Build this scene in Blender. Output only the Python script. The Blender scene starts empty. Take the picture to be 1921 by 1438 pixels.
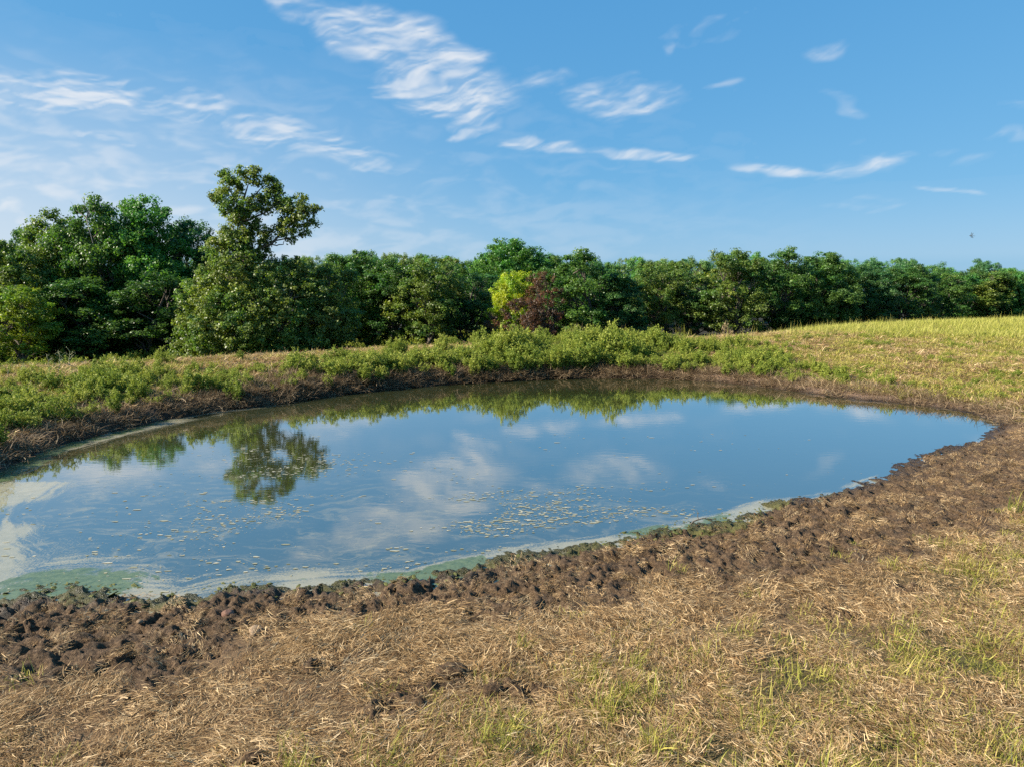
import bpy, math, random
import numpy as np
from mathutils import Vector

sc = bpy.context.scene
R = math.radians

# ------------------------------------------------------------------ camera
cam = bpy.data.cameras.new('camera'); cam_o = bpy.data.objects.new('camera', cam)
sc.collection.objects.link(cam_o); sc.camera = cam_o
cam.sensor_width = 36.0; cam.lens = 36.0 * 1333.0 / 1921.0
cam.clip_start = 0.05; cam.clip_end = 60000
cam_o.location = (0, 0, 4.0); cam_o.rotation_euler = (R(90 - 7.5), 0, 0)

# ------------------------------------------------------------------ sun, sky, exposure
SUN_AZ, SUN_EL = -103.0, 32.0          # degrees from +Y towards +X, and above the horizon
sd = Vector((math.sin(R(SUN_AZ)) * math.cos(R(SUN_EL)), math.cos(R(SUN_AZ)) * math.cos(R(SUN_EL)), math.sin(R(SUN_EL))))
sun = bpy.data.lights.new('sun', 'SUN'); sun.energy = 5.0; sun.angle = R(0.53); sun.color = (1.0, 0.90, 0.75)
sun_o = bpy.data.objects.new('sun', sun); sc.collection.objects.link(sun_o)
sun_o.rotation_euler = sd.to_track_quat('Z', 'Y').to_euler(); sun_o.location = (-60, 0, 60)

sc.view_settings.view_transform = 'Standard'; sc.view_settings.look = 'None'
sc.view_settings.gamma = 1.0; sc.view_settings.use_curve_mapping = False
sc.view_settings.exposure = 1.2

cy = sc.cycles
cy.max_bounces = 5; cy.diffuse_bounces = 2; cy.glossy_bounces = 2; cy.transmission_bounces = 3; cy.transparent_max_bounces = 4
cy.use_adaptive_sampling = True; cy.adaptive_threshold = .012; cy.use_denoising = False
cy.caustics_reflective = False; cy.caustics_refractive = False

world = bpy.data.worlds.new('World'); sc.world = world; world.use_nodes = True
world.cycles.sampling_method = 'MANUAL'; world.cycles.sample_map_resolution = 256
WT = world.node_tree


class NB:
    """small node-tree writer"""
    def __init__(s, t): s.t = t
    def n(s, kind, **kw):
        nd = s.t.nodes.new(kind)
        ins = kw.pop('ins', {})
        for k, v in kw.items(): setattr(nd, k, v)
        for k, v in ins.items(): s.put(nd.inputs[k], v)
        return nd
    def put(s, sock, v):
        if isinstance(v, bpy.types.NodeSocket): s.t.links.new(v, sock)
        else: sock.default_value = v
    def math(s, op, a, b=0.0, c=0.0, clamp=False):
        nd = s.n('ShaderNodeMath', operation=op, use_clamp=clamp)
        s.put(nd.inputs[0], a); s.put(nd.inputs[1], b)
        if op in ('MULTIPLY_ADD', 'SMOOTH_MIN', 'SMOOTH_MAX', 'WRAP', 'COMPARE'): s.put(nd.inputs[2], c)
        return nd.outputs[0]
    def vec(s, op, a, b=(0, 0, 0), out=0):
        nd = s.n('ShaderNodeVectorMath', operation=op)
        s.put(nd.inputs[0], a)
        if op == 'SCALE': s.put(nd.inputs[3], b)
        elif op not in ('LENGTH', 'NORMALIZE'): s.put(nd.inputs[1], b)
        return nd.outputs[1] if op in ('LENGTH', 'DOT_PRODUCT') else nd.outputs[out]
    def comb(s, x, y, z):
        nd = s.n('ShaderNodeCombineXYZ')
        for i, v in enumerate((x, y, z)): s.put(nd.inputs[i], v)
        return nd.outputs[0]
    def sep(s, v):
        nd = s.n('ShaderNodeSeparateXYZ'); s.put(nd.inputs[0], v); return nd.outputs
    def rng(s, v, a, b, c=0.0, d=1.0, smooth=True):
        nd = s.n('ShaderNodeMapRange', interpolation_type='SMOOTHSTEP' if smooth else 'LINEAR')
        for i, q in enumerate((v, a, b, c, d)): s.put(nd.inputs[i], q)
        return nd.outputs[0]
    def noise(s, v, scale, detail=4.0, rough=0.55, dist=0.0, col=False):
        nd = s.n('ShaderNodeTexNoise'); s.put(nd.inputs['Vector'], v)
        nd.inputs['Scale'].default_value = scale; nd.inputs['Detail'].default_value = detail
        nd.inputs['Roughness'].default_value = rough; nd.inputs['Distortion'].default_value = dist
        return nd.outputs['Color' if col else 'Fac']
    def mix(s, f, a, b, mode='MIX'):
        nd = s.n('ShaderNodeMix', data_type='RGBA', blend_type=mode)
        s.put(nd.inputs[0], f)
        s.put(nd.inputs[6], a if isinstance(a, bpy.types.NodeSocket) else (*a, 1)[:4])
        s.put(nd.inputs[7], b if isinstance(b, bpy.types.NodeSocket) else (*b, 1)[:4])
        return nd.outputs[2]
    def attr(s, name, kind='GEOMETRY', out='Fac'):
        nd = s.n('ShaderNodeAttribute', attribute_name=name, attribute_type=kind); return nd.outputs[out]
    def ramp(s, f, stops):
        nd = s.n('ShaderNodeValToRGB'); e = nd.color_ramp.elements
        while len(e) < len(stops): e.new(0.5)
        for el, (p, c) in zip(e, stops): el.position = p; el.color = (*c, 1)
        s.put(nd.inputs[0], f); return nd.outputs[0]


SKY_CURVE, SKY_STRENGTH, CLOUD = ((.74, .72), (2.26, .4), (4.36, .25)), .05, .40
# cirrus: (azimuth, elevation, half length, half width, tilt, strength, strand field), all in degrees of sky
CIRRUS = [(-15.82, 19.73, 3.47, 0.75, -5.5, 0.7, 0), (-9.7, 18.49, 5.08, 1.39, -4.1, 0.95, 0), (-6.54, 16.67, 4.45, 0.92, 8.8, 0.95, 0), (-5.35, 14.75, 5.68, 1.32, -2.3, 1.0, 0), (-2.91, 13.31, 3.29, 0.75, 7.9, 0.9, 0), (-2.3, 12.03, 2.48, 0.34, 11.5, 0.9, 0), (1.02, 11.23, 1.99, 0.31, 1.7, 0.8, 0), (4.33, 10.7, 2.15, 0.31, -3.6, 0.8, 0), (10.07, 10.03, 4.65, 0.27, -7.4, 0.75, 0), (2.85, 15.52, 2.44, 0.51, 6.4, 0.55, 0), (8.56, 14.18, 4.61, 1.03, 0.7, 0.8, 0), (9.14, 15.35, 1.58, 0.37, 6.7, 0.7, 0), (-31.41, 12.62, 6.0, 1.11, 5.2, 0.85, 1), (-24.06, 12.79, 4.44, 0.84, 1.5, 0.65, 1), (-17.3, 11.29, 4.47, 0.97, -4.5, 0.8, 1), (-12.31, 10.11, 4.69, 0.85, -9.5, 0.6, 1), (-7.91, 8.49, 5.24, 1.04, -16.3, 0.38, 1), (-28.85, 9.83, 3.42, 0.18, -5.6, 0.75, 1), (-24.1, 9.03, 3.76, 0.37, -4.4, 0.6, 1), (-31.87, 6.27, 6.38, 0.38, 4.9, 0.55, 1), (-10.78, 7.44, 6.02, 0.55, -3.5, 0.45, 1), (-14.81, 5.76, 3.53, 0.87, 1.5, 0.4, 1), (13.56, 18.39, 3.01, 0.31, 6.6, 0.75, 0), (11.37, 17.61, 0.76, 0.43, 51.3, 0.8, 0), (17.11, 19.02, 2.51, 0.17, 7.3, 0.5, 0), (13.58, 17.81, 3.4, 0.21, 5.0, 0.55, 0), (22.28, 16.08, 1.47, 0.37, -3.4, 0.85, 0), (15.6, 14.75, 1.43, 0.22, 3.6, 0.6, 0), (23.5, 12.84, 1.52, 0.3, -22.4, 0.5, 1), (24.96, 8.46, 2.36, 0.7, 4.6, 0.9, 0), (20.36, 8.49, 3.52, 0.22, -8.1, 0.7, 1), (26.28, 8.94, 2.48, 0.25, 2.1, 0.7, 0), (33.79, 9.6, 1.84, 0.3, -0.6, 0.75, 0), (33.6, 8.38, 2.15, 0.2, -2.0, 0.7, 0), (33.95, 11.24, 1.29, 0.32, -7.3, 0.6, 0), (25.11, 5.84, 3.1, 0.52, -2.7, 0.35, 1), (17.93, 4.23, 2.31, 0.23, -9.5, 0.35, 1), (11.22, 4.44, 3.87, 0.24, -8.8, 0.35, 1), (30.9, 6.78, 2.02, 0.17, -7.3, 0.5, 1), (29.81, 9.1, 1.1, 0.17, -5.1, 0.5, 0), (25.19, 10.26, 1.53, 0.25, -4.7, 0.4, 0), (-4.65, 4.31, 6.68, 0.66, 0.3, 0.3, 1), (11.18, 6.05, 2.01, 0.36, 3.8, 0.3, 1),
          # the same streaks go on above and beside the picture
          (-16, 27, 7, .8, 15, .42, 0), (-3, 24, 5, .6, 20, .35, 0), (9, 30, 7, 1.2, 10, .35, 0), (-2, 37, 8, 2.0, -8, .3, 1), (-28, 33, 7, 2, 5, .4, 1), (24, 27, 6, 1, 5, .45, 0), (48, 14, 7, 1.2, 4, .7, 0), (-48, 16, 8, 1.6, 3, .7, 1), (60, 24, 8, 1.5, 10, .6, 0), (-70, 22, 9, 2, -5, .6, 1), (90, 15, 9, 1.5, 5, .6, 1), (130, 20, 9, 2, 5, .6, 0), (-120, 18, 9, 2, 5, .6, 1), (170, 16, 9, 1.6, -5, .6, 0)]


def build_sky():
    for nd in list(WT.nodes): WT.nodes.remove(nd)
    b = NB(WT)
    out = b.n('ShaderNodeOutputWorld'); bg = b.n('ShaderNodeBackground'); bg.inputs[1].default_value = SKY_STRENGTH
    WT.links.new(bg.outputs[0], out.inputs[0])
    sky = b.n('ShaderNodeTexSky', sky_type='NISHITA', sun_disc=False)
    sky.sun_elevation = R(SUN_EL); sky.sun_rotation = R(SUN_AZ)
    sky.air_density = 1.0; sky.dust_density = 0.6; sky.ozone_density = 2.0; sky.altitude = 300
    # clear dry air: deeper blue overhead and less milk at the horizon than the model's default
    sp = b.n('ShaderNodeSeparateColor'); b.put(sp.inputs[0], sky.outputs[0]); cc = b.n('ShaderNodeCombineColor')
    for i, (k, p) in enumerate(SKY_CURVE): b.put(cc.inputs[i], b.math('MULTIPLY', b.math('POWER', sp.outputs[i], p), k))
    WT.links.new(cc.outputs[0], bg.inputs[0])


build_sky()

# ------------------------------------------------------------------ numpy noise
def _h(ix, iy, seed):
    n = (ix.astype(np.int64) * 374761393 + iy.astype(np.int64) * 668265263 + seed * 974634777) & 0xFFFFFFFF
    n = ((n ^ (n >> 13)) * 1274126177) & 0xFFFFFFFF
    return ((n ^ (n >> 16)) & 0xFFFFFF).astype(np.float64) / 0xFFFFFF

def vnoise(x, y, seed=0):
    ix, iy = np.floor(x), np.floor(y); fx, fy = x - ix, y - iy
    u, v = fx * fx * fx * (fx * (fx * 6 - 15) + 10), fy * fy * fy * (fy * (fy * 6 - 15) + 10)
    a, b, c, d = _h(ix, iy, seed), _h(ix + 1, iy, seed), _h(ix, iy + 1, seed), _h(ix + 1, iy + 1, seed)
    return (a + (b - a) * u) * (1 - v) + (c + (d - c) * u) * v

def fbm(x, y, scale, octs=4, seed=0, gain=.5, turn=1.1):
    t, amp, tot = 0.0, 1.0, 0.0
    f = 1.0 / scale
    for o in range(octs):
        c, s = math.cos(o * turn + .4 * (turn > 0)), math.sin(o * turn + .4 * (turn > 0))
        t = t + amp * vnoise((x * c - y * s) * f + 17.3 * o, (x * s + y * c) * f - 9.1 * o, seed + o * 7)
        tot += amp; amp *= gain; f *= 2.03
    return t / tot

def cells(x, y, scale, seed):
    """distance to nearest jittered cell point and that cell's random value"""
    X, Y = x / scale, y / scale
    ix, iy = np.floor(X), np.floor(Y)
    best = np.full(X.shape, 9.0); val = np.zeros(X.shape)
    for dx in (-1, 0, 1):
        for dy in (-1, 0, 1):
            cx, cy = ix + dx, iy + dy
            px, py = cx + _h(cx, cy, seed), cy + _h(cx, cy, seed + 1)
            d = np.hypot(px - X, py - Y); k = d < best
            best = np.where(k, d, best); val = np.where(k, _h(cx, cy, seed + 2), val)
    return best, val

def sstep(a, b, v):
    t = np.clip((v - a) / (b - a), 0, 1); return t * t * (3 - 2 * t)

rng = np.random.default_rng(11)

# ------------------------------------------------------------------ the lie of the land (metres, water level at z = 0)
SHORE = [(-6.99, 8.42), (-6.66, 8.8), (-6.13, 9.05), (-5.37, 8.97), (-4.61, 8.72), (-4.28, 8.75), (-3.88, 9.13), (-3.21, 9.26), (-2.51, 9.4), (-1.94, 9.49), (-1.35, 9.53), (-1.01, 9.88), (-0.25, 10.29), (0.58, 10.62), (1.44, 10.91), (2.12, 11.36), (3.01, 11.76), (3.87, 12.19), (4.82, 12.98), (5.77, 13.33), (7.04, 14.27), (8.63, 15.59), (10.1, 16.89), (11.62, 18.08), (13.22, 19.45), (14.4, 20.62), (14.84, 21.66), (14.95, 23.42), (13.97, 24.88), (12.62, 26.0), (11.37, 27.8), (9.93, 29.86), (8.03, 31.29), (5.8, 32.05), (3.38, 32.05), (0.94, 31.48), (-1.4, 30.56), (-3.59, 29.53), (-5.55, 28.1), (-7.22, 26.39), (-8.58, 24.53), (-9.9, 23.21), (-10.81, 21.48), (-11.43, 19.68), (-11.79, 17.89), (-11.66, 16.89), (-11.3, 14.91), (-11.2, 13.51), (-10.49, 11.62), (-8.73, 9.58)]
FARNESS = [0.0] * 23 + [.08, .2, .4, .6, .8, .95] + [1.0] * 15 + [.9, .75, .55, .35, .15, 0.0]
CREST = [(-44, -14, .9), (-36, 4, 1.0), (-26, 19, 1.05), (-17.18, 26.46, 1.05), (-13.91, 27.94, 1.08), (-10.45, 30.13, 1.1), (-6.48, 33.09, 1.1), (-1.67, 36.82, 1.1), (4.12, 39.36, 1.12), (10.29, 40.42, 1.15), (16.9, 41.79, 1.22), (25.76, 46.52, 1.28), (38.76, 53.95, 1.35), (70, 66, 1.4), (150, 90, 1.5)]

def catmull(pts, k, closed):
    pts = np.array(pts, float); n = len(pts); out = []
    for i in range(n if closed else n - 1):
        g = lambda j: pts[j % n] if closed else pts[min(max(j, 0), n - 1)]
        p0, p1, p2, p3 = g(i - 1), g(i), g(i + 1), g(i + 2)
        for t in np.arange(k) / k:
            out.append(.5 * (2 * p1 + (p2 - p0) * t + (2 * p0 - 5 * p1 + 4 * p2 - p3) * t * t + (3 * p1 - p0 - 3 * p2 + p3) * t ** 3))
    if not closed: out.append(pts[-1])
    return np.array(out)

shore3 = catmull([(*p, f) for p, f in zip(SHORE, FARNESS)], 3, True)
crest3 = catmull(CREST, 3, False)
GX0, GX1, GY0, GY1, GS = -60.0, 90.0, -30.0, 100.0, 0.25

def near_line(X, Y, line, closed):
    best = np.full(X.shape, 1e9, np.float32); val = np.zeros(X.shape, np.float32)
    side = np.zeros(X.shape, np.float32); inside = np.zeros(X.shape, bool); arc = np.zeros(X.shape, np.float32)
    n = len(line); L = 0.0
    for i in range(n if closed else n - 1):
        ax, ay, av = line[i]; bx, by, bv = line[(i + 1) % n]
        ex, ey = bx - ax, by - ay; l2 = ex * ex + ey * ey
        t = np.clip(((X - ax) * ex + (Y - ay) * ey) / l2, 0, 1).astype(np.float32)
        dx, dy = X - (ax + t * ex), Y - (ay + t * ey); d = dx * dx + dy * dy
        k = d < best
        best = np.where(k, d, best); val = np.where(k, av + t * (bv - av), val)
        side = np.where(k, ex * (Y - ay) - ey * (X - ax), side); arc = np.where(k, L + t * math.sqrt(l2), arc)
        L += math.sqrt(l2)
        if closed:
            c = ((ay > Y) != (by > Y)) & (X < ex * (Y - ay) / (by - ay + 1e-12) + ax); inside ^= c
    return np.sqrt(best), val, side, inside, arc

gx = np.arange(GX0, GX1 + .01, GS, dtype=np.float32); gy = np.arange(GY0, GY1 + .01, GS, dtype=np.float32)
GXX, GYY = np.meshgrid(gx, gy)
_d, _far, _, _in, _arc = near_line(GXX, GYY, shore3, True)
_sd = np.where(_in, -_d, _d)
_dc, _zc, _side, _, _ = near_line(GXX, GYY, crest3, False)
_dc = np.where(_side > 0, -_dc, _dc)          # negative beyond the crest

def look(grid, x, y):
    u = np.clip((x - GX0) / GS, 0, len(gx) - 1.001); v = np.clip((y - GY0) / GS, 0, len(gy) - 1.001)
    i, j = u.astype(int), v.astype(int); fu, fv = u - i, v - j
    return (grid[j, i] * (1 - fu) + grid[j, i + 1] * fu) * (1 - fv) + (grid[j + 1, i] * (1 - fu) + grid[j + 1, i + 1] * fu) * fv

PITS = [(0.25, 6.31, .34), (-0.62, 6.62, .34), (3.87, 8.19, .38), (-4.12, 6.94, .42), (-1.0, 6.15, .45), (-.2, 6.3, .28), (-1.96, 6.81, .2), (-2.6, 7.5, .25), (5.1, 8.7, .25), (-2.1, 5.25, .25), (-3.3, 7.3, .3), (6.7, 10.6, .35), (2.2, 8.9, .3), (16.18, 26.13, .3)]

def land(x, y, fine=True):
    """returns height and the ground's cover attributes"""
    x = np.asarray(x, float); y = np.asarray(y, float)
    far = look(_far, x, y); d = look(_sd, x, y) + ((fbm(x, y, 1.3, 4, 601, .6) - .5) * .75 + (fbm(x, y, .4, 2, 603) - .5) * .16) * (1 - .6 * sstep(.3, .8, far)); dc = look(_dc, x, y); zc = look(_zc, x, y)
    far = sstep(0, 1, far)
    out = np.maximum(d, 0)
    wob = fbm(x, y, 3.0, 3, 5) - .5
    z_near = .055 * np.minimum(out, 9) + .02 * np.clip(out - 9, 0, 40)
    right = sstep(4, 16, x)
    t = np.clip(out / np.maximum(out + np.maximum(dc, 0), .01), 0, 1)
    rise = 1 - (1 - t) ** (1.9 - .5 * right)
    lip = (.26 - .20 * right) * sstep(0, .55, out) * (1 - t)
    z_dam = (zc - .10 * (1 - sstep(8, 20, x))) * rise * (1 - .3 * (1 - t)) + lip
    beyond = np.maximum(-dc - 1.2, 0)
    drop = 3.0 - .6 * sstep(5, 26, x)
    z_dam = np.where(dc < 0, zc - .10 * (1 - sstep(8, 20, x)) - drop * sstep(0, 12 + 12 * sstep(5, 26, x), beyond), z_dam)
    z = z_near * (1 - far) + z_dam * far
    shallow = sstep(-4, -8, x) * (1 - far)
    ins = np.maximum(-d, 0)
    z = z - np.minimum(ins * (.14 - .09 * shallow), 1.2)
    z = z + (fbm(x, y, 45, 3, 3) - .5) * 2.0 * sstep(60, 140, np.hypot(x, y - 10))
    land_m = sstep(-1.5, .4, d)
    z = z + wob * .16 * land_m * sstep(0, 3, out)
    # mud churned by hooves, widest on the right of the near bank
    width = 1.15 + 1.5 * sstep(-2, 8, x) * (1 - far) + 1.0 * fbm(x, y, 1.6, 2, 8)
    width = np.where(far > .5, .75 + .35 * right, width)
    mud = 1 - sstep(width * .6, width * 1.45, out + (fbm(x, y, .7, 4, 21) - .5) * 1.9)
    for (px, py, pr) in PITS:
        q = np.hypot(x - px, (y - py) * 1.2) + (fbm(x, y, .22, 3, 31) - .5) * pr * 1.1
        mud = np.maximum(mud, 1 - sstep(pr * .55, pr * 1.0, q))
    edge = np.clip(mud, 0, 1) * sstep(-.9, -.1, d)
    bank_mul = 1 - .45 * far
    if fine:
        wx = x + .10 * (fbm(x, y, .35, 3, 43) - .5); wy = y + .10 * (fbm(x, y, .35, 3, 44) - .5)
        c1, v1 = cells(wx, wy, .24, 4)
        ridge = 1 - np.abs(2 * fbm(wx, wy, .26, 2, 41) - 1); crumb = fbm(wx, wy, .11, 3, 47, .7) - .5
        pits = -(1 - sstep(.10, .38, c1)) * (v1 > .5) * .095
        z = z + edge * bank_mul * sstep(-.55, .30, d) * ((ridge - .72) * .13 + crumb * .17 + pits) + .035 * edge * sstep(-.1, .3, d)
        z = z + (1 - mud) * land_m * ((fbm(x, y, .55, 3, 51) - .5) * .07)
    for (px, py, pr) in PITS:
        q = np.hypot(x - px, y - py); z = z - .05 * np.exp(-(q / (pr * .7)) ** 2)
    # cover
    patch = fbm(x, y, 2.4, 4, 61)
    green = sstep(2.4, 6.0, out + (patch - .5) * 6.5 + .16 * x) * (1 - mud)
    green = np.where(far > .5, .55 + .6 * (patch - .5), green)
    wet = (1 - sstep(.0, .7, d + (fbm(x, y, .5, 3, 71) - .5) * .5))
    algae = (1 - sstep(.02, .55 + .5 * shallow, d + (fbm(x, y, .45, 3, 77) - .5) * .9)) * (1 - far) * (1 - .9 * sstep(5, 8, x))
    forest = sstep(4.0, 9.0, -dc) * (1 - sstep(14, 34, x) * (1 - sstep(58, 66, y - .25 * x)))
    return dict(z=z, d=d, far=far, dc=dc, mud=np.clip(mud, 0, 1), green=np.clip(green, 0, 1), wet=wet, algae=algae, forest=forest, right=right, patch=patch)

def zat(x, y): return float(land(np.array([x]), np.array([y]))['z'][0])

# ------------------------------------------------------------------ object helpers
COL = sc.collection
def link(o, parent=None):
    COL.objects.link(o)
    if parent: o.parent = parent
    return o
def tag(o, label=None, cat=None, group=None, kind=None):
    for k, v in (('label', label), ('category', cat), ('group', group), ('kind', kind)):
        if v: o[k] = v
    return o
def empty(name, loc, rz=0.0, label=None, cat=None, group=None):
    o = bpy.data.objects.new(name, None); o.empty_display_size = .1
    o.location = loc; o.rotation_euler = (0, 0, rz); link(o)
    return tag(o, label, cat, group)
def mesh_np(name, V, F, mat=None, attrs=None, smooth=False):
    """V (n,3); F (m,k) uniform polygons or a list of such arrays; attrs: name -> (domain, values)"""
    Fs = F if isinstance(F, list) else [F]
    Fs = [f for f in Fs if len(f)]
    me = bpy.data.meshes.new(name)
    V = np.asarray(V, np.float32)
    me.vertices.add(len(V)); me.vertices.foreach_set('co', V.ravel())
    idx = np.concatenate([f.ravel() for f in Fs]).astype(np.int32)
    tot = np.concatenate([np.full(len(f), f.shape[1], np.int32) for f in Fs])
    me.loops.add(len(idx)); me.loops.foreach_set('vertex_index', idx)
    me.polygons.add(len(tot))
    me.polygons.foreach_set('loop_start', (np.cumsum(tot) - tot).astype(np.int32))
    me.update(calc_edges=True)
    if smooth: me.polygons.foreach_set('use_smooth', np.ones(len(tot), bool))
    for k, (dom, val) in (attrs or {}).items():
        a = me.attributes.new(k, 'FLOAT', dom); a.data.foreach_set('value', np.asarray(val, np.float32))
    if mat: me.materials.append(mat)
    me.validate(); return me
def new_mat(name):
    m = bpy.data.materials.new(name); m.use_nodes = True
    for nd in list(m.node_tree.nodes): m.node_tree.nodes.remove(nd)
    b = NB(m.node_tree); o = b.n('ShaderNodeOutputMaterial'); return m, b, o
def principled(b, o, col, rough=.8, spec=.3, normal=None):
    p = b.n('ShaderNodeBsdfPrincipled'); b.put(p.inputs['Base Color'], col if isinstance(col, bpy.types.NodeSocket) else (*col, 1))
    b.put(p.inputs['Roughness'], rough); b.put(p.inputs['Specular IOR Level'], spec)
    if normal is not None: b.put(p.inputs['Normal'], normal)
    if o: b.t.links.new(p.outputs[0], o.inputs[0])
    return p
def bump(b, h, strength, dist):
    nd = b.n('ShaderNodeBump'); nd.inputs['Strength'].default_value = strength; nd.inputs['Distance'].default_value = dist
    b.put(nd.inputs['Height'], h); return nd.outputs[0]

# ------------------------------------------------------------------ materials
def mat_ground():
    m, b, o = new_mat('earth_and_litter')
    P = b.n('ShaderNodeNewGeometry').outputs['Position']
    mud, green, wet, alg, forest = (b.attr(k) for k in ('mud', 'green', 'wet', 'algae', 'forest'))
    soil = b.attr('soil')
    n1 = b.noise(P, 5, 6, .65); n2 = b.noise(P, 28, 5, .65); n3 = b.noise(P, .8, 4, .6)
    # short fibres of trodden straw
    fib = b.noise(b.vec('MULTIPLY', b.vec('ADD', P, b.vec('SCALE', b.noise(P, 3, 2, .5, col=True), .25)), (16, 90, 30)), 1, 3, .6)
    straw = b.ramp(b.math('ADD', b.math('MULTIPLY', fib, .55), b.math('MULTIPLY', n2, .45)), [(.3, (.035, .021, .011)), (.5, (.13, .078, .037)), (.70, (.33, .22, .11))])
    turf = b.ramp(b.math('ADD', b.math('MULTIPLY', fib, .4), b.math('MULTIPLY', n1, .6)), [(.3, (.03, .028, .010)), (.52, (.085, .072, .024)), (.7, (.22, .17, .07))])
    mudc = b.ramp(n2, [(.3, (.019, .010, .005)), (.5, (.084, .051, .026)), (.72, (.19, .127, .072))])
    soilc = b.ramp(n2, [(.3, (.16, .095, .06)), (.55, (.36, .235, .155)), (.75, (.5, .36, .25))])
    c = b.mix(green, straw, turf)
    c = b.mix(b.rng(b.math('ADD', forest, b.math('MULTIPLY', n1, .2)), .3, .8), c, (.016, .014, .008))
    c = b.mix(b.rng(b.math('ADD', mud, b.math('MULTIPLY', b.math('SUBTRACT', n1, .5), .9)), .30, .62), c, mudc)
    c = b.mix(soil, c, soilc)
    c = b.mix(b.math('MULTIPLY', b.rng(b.math('ADD', alg, b.math('MULTIPLY', b.math('SUBTRACT', n1, .5), 1.0)), .35, .75), .75), c, b.mix(n2, (.05, .07, .012), (.16, .15, .04)))
    wf = b.math('MULTIPLY', wet, mud)
    c = b.mix(b.math('MULTIPLY', wf, .6), c, (.012, .010, .007))
    h = b.math('ADD', n2, b.math('MULTIPLY', b.noise(P, 70, 4, .7), .5))
    principled(b, o, c, b.rng(wf, 0, 1, .92, .32), .35, bump(b, h, 1.0, .035)); return m

def mat_water():
    m, b, o = new_mat('pond_water')
    P = b.n('ShaderNodeNewGeometry').outputs['Position']
    d, arc, film, quiet = b.attr('depth_in'), b.attr('along'), b.attr('film'), b.attr('scum')
    # breeze ripples: very low, in patches
    rip = b.noise(b.vec('MULTIPLY', P, (2.2, 5.0, 1)), 1, 4, .55)
    cap = b.noise(b.vec('MULTIPLY', P, (7, 16, 1)), 1, 2, .5)
    h = b.math('ADD', b.math('MULTIPLY', rip, .010), b.math('MULTIPLY', cap, .0016))
    nrm = bump(b, h, .08, 1.0)
    # suspended clay and algae
    n0 = b.noise(P, .35, 4, .6, .5)
    body = b.mix(n0, (.034, .043, .016), (.052, .056, .022))
    # surface gloss rises steeply towards grazing view, over the murky body
    lw = b.n('ShaderNodeLayerWeight'); lw.inputs[0].default_value = .5; b.put(lw.inputs['Normal'], nrm)
    gl = b.n('ShaderNodeBsdfGlossy'); gl.inputs['Roughness'].default_value = .012; b.put(gl.inputs['Normal'], nrm); gl.inputs['Color'].default_value = (1, 1, 1, 1)
    di = b.n('ShaderNodeBsdfDiffuse'); b.put(di.inputs[0], body)
    pw = b.n('ShaderNodeMixShader'); b.put(pw.inputs[0], b.math('MULTIPLY_ADD', b.math('POWER', lw.outputs['Facing'], 2.4), .88, .12))
    b.t.links.new(di.outputs[0], pw.inputs[1]); b.t.links.new(gl.outputs[0], pw.inputs[2])
    # pollen and duckweed film drawn into bands along the bank
    warp = b.noise(P, .9, 4, .6, .6)
    band = b.noise(b.comb(b.math('MULTIPLY', arc, .5), b.math('ADD', b.math('MULTIPLY', d, 9.0), b.math('MULTIPLY', warp, 5.0)), 0.0), 1.0, 5, .62)
    grain = b.noise(b.vec('MULTIPLY', P, (1, 1.5, 1)), 30, 6, .78)
    fm = b.math('ADD', b.math('MULTIPLY', film, 1.15), b.math('ADD', b.math('MULTIPLY', b.math('SUBTRACT', band, .5), 2.2), b.math('MULTIPLY', b.math('SUBTRACT', grain, .5), 2.6)))
    pale = b.math('MULTIPLY', b.rng(fm, .50, .95), b.rng(film, .02, .3))
    fine = b.math('MULTIPLY', b.rng(b.noise(b.vec('MULTIPLY', P, (18, 24, 1)), 1, 4, .75, .4), .60, .72), b.attr('specks'))
    wv = b.vec('SUBTRACT', b.noise(P, .45, 4, .6, col=True), (.5, .5, .5))
    sw = b.noise(b.vec('MULTIPLY', b.vec('ADD', P, b.vec('SCALE', wv, 3.2)), (.5, 2.6, 1)), 1.6, 7, .72)
    pale = b.math('MAXIMUM', pale, b.math('MULTIPLY', fine, .5))
    pale = b.math('MAXIMUM', pale, b.math('MULTIPLY', b.math('MULTIPLY', b.rng(sw, .48, .68), b.attr('specks')), .55))
    grn = b.math('MULTIPLY', b.rng(b.math('ADD', quiet, b.math('MULTIPLY', b.math('SUBTRACT', b.noise(P, 1.6, 7, .7, .8), .5), 1.7)), .40, .68), .85)
    filmc = b.mix(b.noise(P, 5, 6, .7), (.22, .21, .13), (.52, .465, .33))
    grnc = b.mix(b.rng(b.noise(P, 9, 7, .75), .3, .7), (.05, .085, .024), (.15, .19, .07))
    pf = principled(b, None, b.mix(b.rng(b.math('SUBTRACT', grn, b.math('MULTIPLY', pale, .6)), 0, .3), filmc, grnc), .45, .35, bump(b, grain, .25, .01))
    ms = b.n('ShaderNodeMixShader'); b.put(ms.inputs[0], b.math('MAXIMUM', b.math('MULTIPLY', pale, .58), b.math('MULTIPLY', grn, .82)))
    b.t.links.new(pw.outputs[0], ms.inputs[1]); b.t.links.new(pf.outputs[0], ms.inputs[2]); b.t.links.new(ms.outputs[0], o.inputs[0])
    return m

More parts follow.
